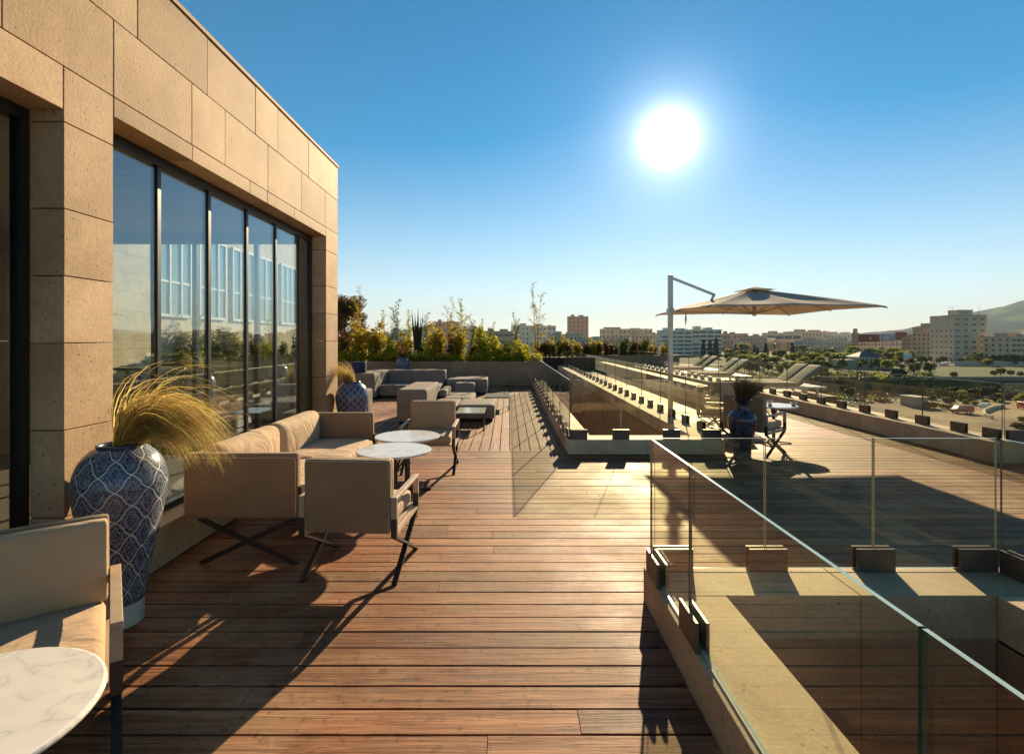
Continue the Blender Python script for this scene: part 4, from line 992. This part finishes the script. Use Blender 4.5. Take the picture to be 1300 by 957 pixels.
# minaret, hipped house, monument
D = 430; mn = empty('minaret', (gp(1098, D), D+12, CZ)); tag(mn, 'slim square minaret rising behind the red billboard', 'tower')
mb = MB(); mb.box(-1.8, 1.8, -1.8, 1.8, 0, 21); mb.build('shaft', cmat(B_), mn); mb = MB(); mb.box(-1.1,1.1,-1.1,1.1,21,24.5); mb.build('lantern', cmat(B_), mn)
D = 265; hs = empty('hipped_house', (gp(1107, D), D, CZ)); tag(hs, 'cream pavilion house with dark hipped roof on a walled terrace', 'house')
mb = MB(); mb.box(-6.4, 6.4, 0, 9, 1.8, 6.2); mb.build('wall', cmat((.55,.46,.33)), hs)
mb = MB(); mb.add([(-7.2,-.8,6.2),(7.2,-.8,6.2),(7.2,9.8,6.2),(-7.2,9.8,6.2),(-2.5,4.5,8.9),(2.5,4.5,8.9)], [(0,1,5,4),(1,2,5),(2,3,4,5),(3,0,4),(3,2,1,0)]); mb.build('roof', basic('roof_tiles', (.06,.06,.065), .7), hs)
mb = MB(); mb.box(-17, 9, -3, 11, -1, 1.79); mb.box(-17, 9, -3.1, -2.8, 1.791, 2.5); mb.build('terrace_wall', cmat((.45,.36,.24)), hs)
mb = MB(); mb.box(-15.5, -7.3, .5, 8, 1.8, 4.4); mb.box(-16, -7, 0, 8.5, 4.4, 4.7); mb.build('side_pavilion', cmat((.4,.36,.30)), hs)
for x in (-4.5,-2.6,1.6,3.6): mb = MB(); mb.box(x-.5, x+.5, -.06, .1, 2.6, 5.2); mb.build('window', WINM, hs)
mb = MB(); mb.box(-.9, .3, -.07, .1, 1.85, 5.0); mb.build('door', M['bark'], hs)
D = 300; mo = empty('fountain_monument', (gp(1152, D), D, CZ)); tag(mo, 'white stepped monument among trees below the tan balcony block', 'monument')
mb = MB(); mb.box(-3.2,3.2,-2,2,0,1.2); mb.build('base', cmat((.6,.58,.54)), mo)
mb = MB(); mb.box(-1.9,-.7,-.6,.6,1.2,7.2); mb.box(-.6,.6,-.6,.6,1.2,8.2); mb.box(.7,1.9,-.6,.6,1.2,6.4); mb.build('column', cmat((.68,.66,.62)), mo)
# white framed hut beyond the planter on the left
D = 120; wf = empty('white_pergola', (gp(464,D), D, H-20/F*D-3)); tag(wf, 'white framed pergola glimpsed between planter leaves left of the bamboo', 'pergola')
for x in (-1.9,.2,1.6): mb = MB(); mb.box(x-.25,x+.25,-.25,.25,0,5.0); mb.build('post', cmat((.7,.68,.64)), wf)
mb = MB(); mb.box(-2.2,1.9,-.4,.4,5.0,5.5); mb.build('beam', cmat((.7,.68,.64)), wf)
# distant town at the foot of the hills, too many to count
mb = MB(); r2 = random.Random(21)
for i in range(2600):
    Y = r2.uniform(620, 2400); px = r2.uniform(330, 1420); X = gp(px, Y)
    w = r2.uniform(5, 15); d = r2.uniform(8, 14); h = r2.uniform(6, 14)+(Y-600)*.0065+r2.random()**5*8
    mb.box(X-w, X+w, Y, Y+d, CZ-1, CZ+h, r2.choice([0,0,1,2]))
o = mb.build('distant_town', [cmat(W_), cmat(T_), cmat(C_)]); tag(o, 'dense band of far pale town blocks along the horizon', 'town'); o['kind'] = 'stuff'
# ------------------------------------------------------------------ trees of the town
TP = [mk_tree('broadleaf_tree', M['leaf_mid'], (3.4,5.0), 2.6, .28, 31, 2600, .30),
      mk_tree('broadleaf_tree', M['leaf_bright'], (3.4,4.2), 2.2, .25, 32, 2600, .30),
      mk_tree('cypress_tree', M['leaf_dark'], (2.1,10.5), 1.5, .3, 33, 3200, .32, 'cone'),
      mk_tree('palm_tree', M['leaf_mid'], (3.0,2.0), 7.0, .25, 34, 0, 0, 'palm'),
      mk_tree('autumn_tree', M['leaf_brown'], (3.2,4.6), 2.4, .28, 35, 2600, .28),
      mk_tree('dark_bush', M['leaf_dark'], (2.6,3.2), .8, .2, 36, 2200, .28)]
TL = ['round mid green tree in the park between terrace and town', 'bright yellow green tree in the park between terrace and town', 'dark pointed cypress standing before the pale town blocks', 'palm tree with a feathery head in the park before the town', 'rusty brown tree in the park between terrace and town', 'dark rounded bush on the rough ground below the terrace']
TGr = ['round park trees', 'bright park trees', 'dark cypresses', 'park palms', 'brown park trees', 'dark bushes']
def T(k, px, yb, hpx, Dk=None, label=None):
    base = CZ; D = Dk or (H-base)*F/(yb-VY)
    if D < 198: base = GZ; D = (H-base)*F/(yb-VY)
    h0 = [7.2,6.2,12,8,6.6,4.2][k]
    s = hpx/F*D/h0
    place_tree(TP[k], gp(px, D), D, base-.2, s, rnd.uniform(0,6.28), label or TL[k], None if label else TGr[k])
for px, yb, hp in ((893,455,26),(901,456,27),(909,455,29),(934,456,21),(941,457,22),(958,456,20),(972,458,25),(1006,457,25),(837,450,19),(962,457,18),(1012,456,18)): T(2, px, yb, hp)
for px, yb, hp in ((1078,448,13),(1093,452,15),(1102,452,14),(1240,452,11),(1030,452,12),(1046,453,13),(1261,450,12)): T(3, px, yb, hp)
for px, yb, hp, k in ((921,452,12,1),(928,455,13,0),(950,458,13,1),(985,457,14,1),(993,458,15,0),(1000,460,12,1),(1020,457,14,1),(1028,460,11,0),(1038,458,15,0),(1052,459,14,1),(1060,462,16,1),(1068,464,18,1),(1078,463,17,1),(1088,459,14,0),(1112,456,12,1),(1125,455,12,0),(1142,461,14,1),(1135,458,10,0),(1170,465,15,0),(1176,462,12,0),(1181,477,19,0),(1160,476,17,0),(1196,452,12,0),(1198,462,11,0),(1205,458,9,1),(1215,455,10,0),(1222,452,12,0),(1231,454,11,0),(1233,463,14,0),(1243,462,14,0),(1252,463,13,1),(1264,462,12,0),(1276,462,12,4),(1288,463,14,4),(1296,464,12,0),(1106,470,8,0),(1064,474,12,0),(1045,476,13,0),(1030,474,12,0),(1012,474,12,4),(990,476,11,0),(975,473,12,4),(960,475,12,0),(945,472,12,4),(1145,470,9,0)): T(k, px, yb, hp)
for px, yb, hp, k in ((748,462,14,4),(758,464,20,4),(770,463,18,4),(782,466,20,4),(793,465,17,4),(806,468,22,4),(818,467,20,0),(830,466,17,4),(733,462,14,0),(722,460,12,4),(792,449,10,1),(803,449,10,1),(712,460,12,0)): T(k, px, yb, hp)
r4 = random.Random(91)
for i in range(95):
    px = r4.uniform(915, 1160); yb = r4.uniform(450, 476); T(r4.choice([0,0,0,1,1,3,4,0]), px, yb, r4.uniform(12,19))
for i in range(48):
    px = r4.uniform(1150, 1310); yb = r4.choice([r4.uniform(452,458), r4.uniform(462,466)]); T(r4.choice([0,0,1,4]), px, yb, r4.uniform(9,13))
# nearer vegetation and bushes below the terrace
r3 = random.Random(77)
for i in range(90):
    px = r3.uniform(700, 1300); yb = r3.uniform(480, 512)
    if px > 1140 and yb > 497: continue
    k = r3.choice([5,5,0,0,4,5]); T(k, px, yb, r3.uniform(9,17))
for i in range(46):
    px = r3.uniform(1165, 1310); yb = r3.choice([r3.uniform(506,514), r3.uniform(478,490)]); T(r3.choice([5,0,1,0]), px, yb, r3.uniform(8,14))
for i in range(26):
    px = 1183+i*4.7; T(5, px, 503.5+r3.uniform(-1,2), r3.uniform(13,18))
for px, yb, hp, k in ((1250,515,10,1),(1238,516,9,1),(1226,516,10,0),(1270,513,8,1),(1290,512,9,1),(1195,520,9,0),(1205,521,10,5),(1187,521,12,0),(1178,519,12,5),(1292,545,12,5),(1299,538,12,1),(1285,543,6,5)): T(k, px, yb, hp)
sc = MB(); r5 = random.Random(55)
for i in range(1500):
    yb = r5.uniform(474, 513); px = r5.uniform(690, 1310)
    if yb > 498 and px > 1135: continue
    if px > 1185 and 473 < yb < 491: continue
    D = (H-CZ)*F/(yb-VY); base = CZ
    if D < 192: base = GZ; D = (H-GZ)*F/(yb-VY)
    rr_ = r5.uniform(.8, 2.4); clump(sc, (gp(px, D), D, base+.4*rr_), rr_, 60, .34, r5, .6, r5.choice([0,0,1,2]))
o = sc.build('wild_scrub', [M['leaf_dark'], M['leaf_mid'], M['leaf_bright']]); tag(o, 'tangled dark green scrub covering the slope between terrace and park', 'scrub'); o['kind'] = 'stuff'
# tall pine at left behind the deck
pine = empty('pine_tree', (gp(436,58), 58, GZ)); tag(pine, 'tall dark brown green pine rising beside the pavilion corner', 'tree')
rp = random.Random(3); t = MB(); t.tube([(0,0,0),(.3,0,10),(.1,.1,22.5)], [.6,.45,.12], 8); c = MB()
for k in range(90):
    h = rp.random(); a = rp.uniform(0,6.28); rr = (3.6*math.sin(math.pi*(.22+.70*h))**.7)*rp.uniform(.2,1); p = (rr*math.cos(a), rr*math.sin(a), 17.3+7.4*h)
    t.tube([(.1,.05,p[2]-1), p], [.08,.03], 5); clump(c, p, rp.uniform(.6,1.0), 330, .11, rp, .8)
t.build('trunk', M['bark'], pine, smooth=True); c.build('crown', leaf('pine_leaf', (.15,.085,.02), .45), pine)
pine2 = None
# ------------------------------------------------------------------ vehicles on the lot and traffic
GLM = basic('car_glass', (.02,.025,.03), .08, .8); TYR = basic('tyre', (.02,.02,.02), .8)
def make_car(kind, paint, name):
    root = empty(name); L, Wd = (4.3, 1.75) if kind == 'car' else (4.9, 1.9)
    pr = [(-2.15,.35),(-2.15,.75),(-2.0,.92),(-1.35,1.0),(-.75,1.42),(.9,1.45),(1.6,1.02),(2.1,.9),(2.15,.35)] if kind == 'car' else [(-2.45,.4),(-2.45,1.0),(-2.3,1.15),(-1.75,1.25),(-1.2,1.95),(-.9,2.05),(2.3,2.05),(2.42,1.9),(2.45,.4)]
    def slab(pts, y0, y1, taper=0):
        mb = MB(); n = len(pts); zt = max(p[1] for p in pts)
        def yy(y, z): return y*(1-taper*max(0, (z-.95))/1.0)
        mb.v = [(x, yy(y0, z), z) for x, z in pts]+[(x, yy(y1, z), z) for x, z in pts]
        mb.f = [tuple(range(n)), tuple(range(2*n-1, n-1, -1))]+[(i, i+n, (i+1)%n+n, (i+1)%n) for i in range(n)]; mb.m = [0]*len(mb.f); return mb
    slab(pr, -Wd/2, Wd/2, .22 if kind == 'car' else .08).build('body', paint, root, bevel=.05)
    if kind == 'car': gls = [[(-1.2,1.03),(-.72,1.36),(.05,1.39),(.05,1.03)], [(.12,1.03),(.12,1.39),(.88,1.38),(1.4,1.04)]]
    else: gls = [[(-1.6,1.3),(-1.12,1.85),(-.5,1.9),(-.5,1.3)], [(-.4,1.3),(-.4,1.9),(.7,1.9),(.7,1.3)]]
    for q in gls: slab(q, -Wd/2-.01, Wd/2+.01, .22 if kind == 'car' else .08).build('side_window', GLM, root)
    for x in (-L/2+.8, L/2-.8):
        for s in (-1, 1):
            mb = MB(); mb.tube([(x, s*(Wd/2-.2), .33), (x, s*(Wd/2+.01), .33)], .33, 16); wl = mb.build('wheel', TYR, root)
            mb = MB(); mb.tube([(x, s*(Wd/2+.008), .33), (x, s*(Wd/2+.02), .33)], .18, 12); mb.build('rim', M['steel'], wl)
    return root
van = make_car('van', basic('van_red', (.16,.022,.015), .3), 'parked_van'); D = 139; van.location = (gp(1221,D), D, GZ+.36); van.rotation_euler = (0,0,R(-8)); tag(van, 'dark red van parked on the bare dirt lot', 'van')
tr = make_car('car', basic('white_paint', (.6,.6,.58), .25), 'parked_car'); D = 150; tr.location = (gp(1251,D), D, GZ+.36); tr.rotation_euler = (0,0,R(35)); tag(tr, 'white car parked at the far edge of the dirt lot', 'car')
cp = [make_car('car', basic('car_dark', (.04,.045,.06), .25), 'parked_car'), make_car('car', basic('car_silver', (.35,.36,.38), .25), 'parked_car')]
cl = ['dark car on the street by the plaza below the tallest block', 'silver car on the street by the plaza below the tallest block']
for i in range(34):
    k = i % 2; o = cp[k] if i < 2 else copy_tree(cp[k]); D = r3.choice([292, 297, 303, 336]); px = r3.uniform(985, 1298)
    o.location = (gp(px, D), D, CZ+.38); o.rotation_euler = (0,0,R(r3.choice([0,180,4,90]))); tag(o, cl[k], 'car', 'street cars %d' % k)
rd = make_car('van', basic('van_bright', (.5,.06,.03), .3), 'parked_van'); D = 146; rd.location = (gp(1302,D), D, GZ+.36); rd.rotation_euler = (0,0,R(70)); tag(rd, 'bright red van at the right frame edge beyond the dirt lot', 'van')
# low curved kerb wall on the lot
mb = MB(); pts = [(gp(1275,150),150),(gp(1256,148),147),(gp(1249,140),140),(gp(1250,132),132),(gp(1262,128),128.5)]
for (a, b) in zip(pts, pts[1:]): mb.bar((a[0],a[1],GZ+.7), (b[0],b[1],GZ+.7), 1.2, .5, (0,0,1))
tag(mb.build('low_wall', cmat((.45,.40,.32))), 'low curved concrete wall on the dirt lot beside the white car', 'wall')
mb = MB(); mb.box(gp(1163,150), gp(1178,150), 150, 156, GZ, GZ+3.2); sb = empty('shed', (0,0,0)); tag(sb, 'small beige shed beside the dirt lot', 'shed'); mb.build('wall', cmat((.34,.27,.19)), sb)
mb = MB(); mb.box(gp(1163,150)-.3, gp(1178,150)+.3, 149.7, 156.3, GZ+3.2, GZ+3.45); mb.build('roof', cmat((.42,.36,.28)), sb)
# long bank wall below the park
rw = MB(); 
for i in range(14): rw.box(105+i*14.0, 105+i*14.0+13.98, 198.2, 199.0, CZ-4.6, CZ+.9-.02*(i % 3))
tag(rw.build('retaining_wall', cmat((.22,.17,.12))), 'long dark retaining wall between the dirt lot and the green park', 'wall')
rw = MB()
for i in range(9): rw.box(gp(1188,300)+i*6.0, gp(1188,300)+i*6.0+5.98, 286.5, 287.3, CZ, CZ+3.0)
tag(rw.build('plaza_wall', cmat((.50,.40,.28))), 'tan boundary wall in front of the sunlit plaza', 'wall')
# people on the plaza, a few pixels tall
def make_person(shirt, seed):
    root = empty('person'); rn = random.Random(seed); mb = MB()
    def ell(c, r, n=10, m=7):
        prof = [(max(.001, r[0]*math.sin(math.pi*i/m)), -r[2]*math.cos(math.pi*i/m)) for i in range(m+1)]; mb.lathe(prof, n, c)
    mb.tube([(-.14,.16,.04),(-.11,.05,.48),(-.09,0,.9),(-.06,0,1.05)], [.05,.065,.09,.11], 8)
    mb.tube([(.12,-.18,.04),(.11,-.02,.48),(.09,0,.9),(.06,0,1.05)], [.05,.065,.09,.11], 8)
    mb.tube([(0,0,.88),(0,0,1.1),(0,.01,1.35),(0,0,1.47),(0,0,1.56)], [.15,.14,.19,.12,.055], 10)
    for s in (-1,1): mb.tube([(s*.19,0,1.42),(s*.25,.03*s,1.15),(s*.23,.13*s,.88)], [.055,.045,.035], 7)
    ell((0,0,1.66), (.095,.1,.13)); mb.uv = None
    mb.build('body', shirt, root, smooth=True)
    h = MB(); h.tube([(0,.02,1.68),(0,.01,1.8)], [.1,.04], 8); h.build('hair', M['bark'], root); return root
pp_ = [make_person(cmat((.08,.08,.10)), 1), make_person(cmat((.5,.46,.42)), 2)]
pl = ['person in dark clothes walking across the sunlit plaza', 'person in pale clothes walking across the sunlit plaza']
for i in range(36):
    k = i % 2; o = pp_[k] if i < 2 else copy_tree(pp_[k]); D = r3.uniform(305, 400); px = r3.uniform(1190, 1270)
    o.location = (gp(px, D), D, CZ+.33); o.rotation_euler = (0,0,r3.uniform(0,6.28)); tag(o, pl[k], 'person', 'people on the plaza %d' % k)
# ------------------------------------------------------------------ sky, sun, haze
w = bpy.data.worlds.new('World'); SC.world = w; w.use_nodes = True; nt = w.node_tree; nt.nodes.clear(); g = N(nt)
out = g.n('ShaderNodeOutputWorld'); bg = g.n('ShaderNodeBackground'); sky = g.n('ShaderNodeTexSky'); sky.sky_type = 'NISHITA'; sky.sun_disc = False
el = math.asin(SUN.z); az = math.atan2(SUN.x, SUN.y)
sky.sun_elevation = el; sky.sun_rotation = az; sky.altitude = 900; sky.air_density = 1.0; sky.dust_density = .08; sky.ozone_density = 3.0
bg.inputs['Strength'].default_value = .05
hs_ = g.n('ShaderNodeHueSaturation'); hs_.inputs['Hue'].default_value = .484
tc0 = g.n('ShaderNodeTexCoord'); sx0 = g.n('ShaderNodeSeparateXYZ'); g.l(tc0.outputs['Generated'], sx0.inputs[0])
mr0 = g.n('ShaderNodeMapRange'); mr0.inputs['From Min'].default_value = 0; mr0.inputs['From Max'].default_value = .5; mr0.inputs['To Min'].default_value = .78; mr0.inputs['To Max'].default_value = 1.75; g.l(sx0.outputs[2], mr0.inputs['Value']); g.l(mr0.outputs[0], hs_.inputs['Saturation']); g.l(sky.outputs[0], hs_.inputs['Color']); g.l(hs_.outputs[0], bg.inputs[0])
# the sun's own disc and aureole, by direction in the sky
tc = g.n('ShaderNodeTexCoord'); nv = g.n('ShaderNodeVectorMath', operation='NORMALIZE'); g.l(tc.outputs['Generated'], nv.inputs[0])
d = g.n('ShaderNodeVectorMath', operation='DOT_PRODUCT'); g.l(nv.outputs[0], d.inputs[0]); d.inputs[1].default_value = SUN
dd = g.math('MAXIMUM', d.outputs['Value'], 0.0)
a1 = g.math('MULTIPLY', g.math('POWER', dd, 1700.0), 1.3); a2 = g.math('MULTIPLY', g.math('POWER', dd, 300.0), .26); a3 = g.math('MULTIPLY', g.math('POWER', dd, 50.0), .04)
tot = g.math('ADD', a1, g.math('ADD', a2, a3)); bg2 = g.n('ShaderNodeBackground'); bg2.inputs[0].default_value = (1,.985,.95,1); g.l(tot, bg2.inputs['Strength'])
ad = g.n('ShaderNodeAddShader'); g.l(bg.outputs[0], ad.inputs[0]); g.l(bg2.outputs[0], ad.inputs[1]); g.l(ad.outputs[0], out.inputs[0])
sl = bpy.data.lights.new('sun', 'SUN'); sl.energy = 5.0; sl.angle = R(.53); sl.color = (1,.78,.49)
so = bpy.data.objects.new('sun', sl); COL.objects.link(so); so.rotation_euler = SUN.to_track_quat('Z', 'Y').to_euler(); so.location = (0,0,50)
HAZE = True
if HAZE:
    mb = MB(); mb.box(-13000, 13000, -100, 17000, -30, 900); m, nt = newmat('haze'); g = N(nt); out = g.n('ShaderNodeOutputMaterial'); v = g.n('ShaderNodeVolumePrincipled')
    v.inputs['Density'].default_value = .00006; v.inputs['Color'].default_value = (.75,.88,1,1); v.inputs['Anisotropy'].default_value = 0.0
    g.l(v.outputs[0], out.inputs['Volume']); o = mb.build('haze', m); o['kind'] = 'stuff'
# ------------------------------------------------------------------ camera
cam = bpy.data.cameras.new('camera'); co = bpy.data.objects.new('camera', cam); COL.objects.link(co)
co.location = (0, 0, H); co.rotation_euler = (R(90), 0, 0); cam.sensor_width = 36; cam.sensor_fit = 'HORIZONTAL'; cam.lens = F/1300*36
cam.shift_x = (650-VX)/1300; cam.shift_y = -(478.5-VY)/1300; cam.clip_end = 40000; cam.clip_start = .05
SC.camera = co
SC.view_settings.view_transform = 'Standard'; SC.view_settings.look = 'None'; SC.view_settings.exposure = 1.33; SC.view_settings.gamma = 1
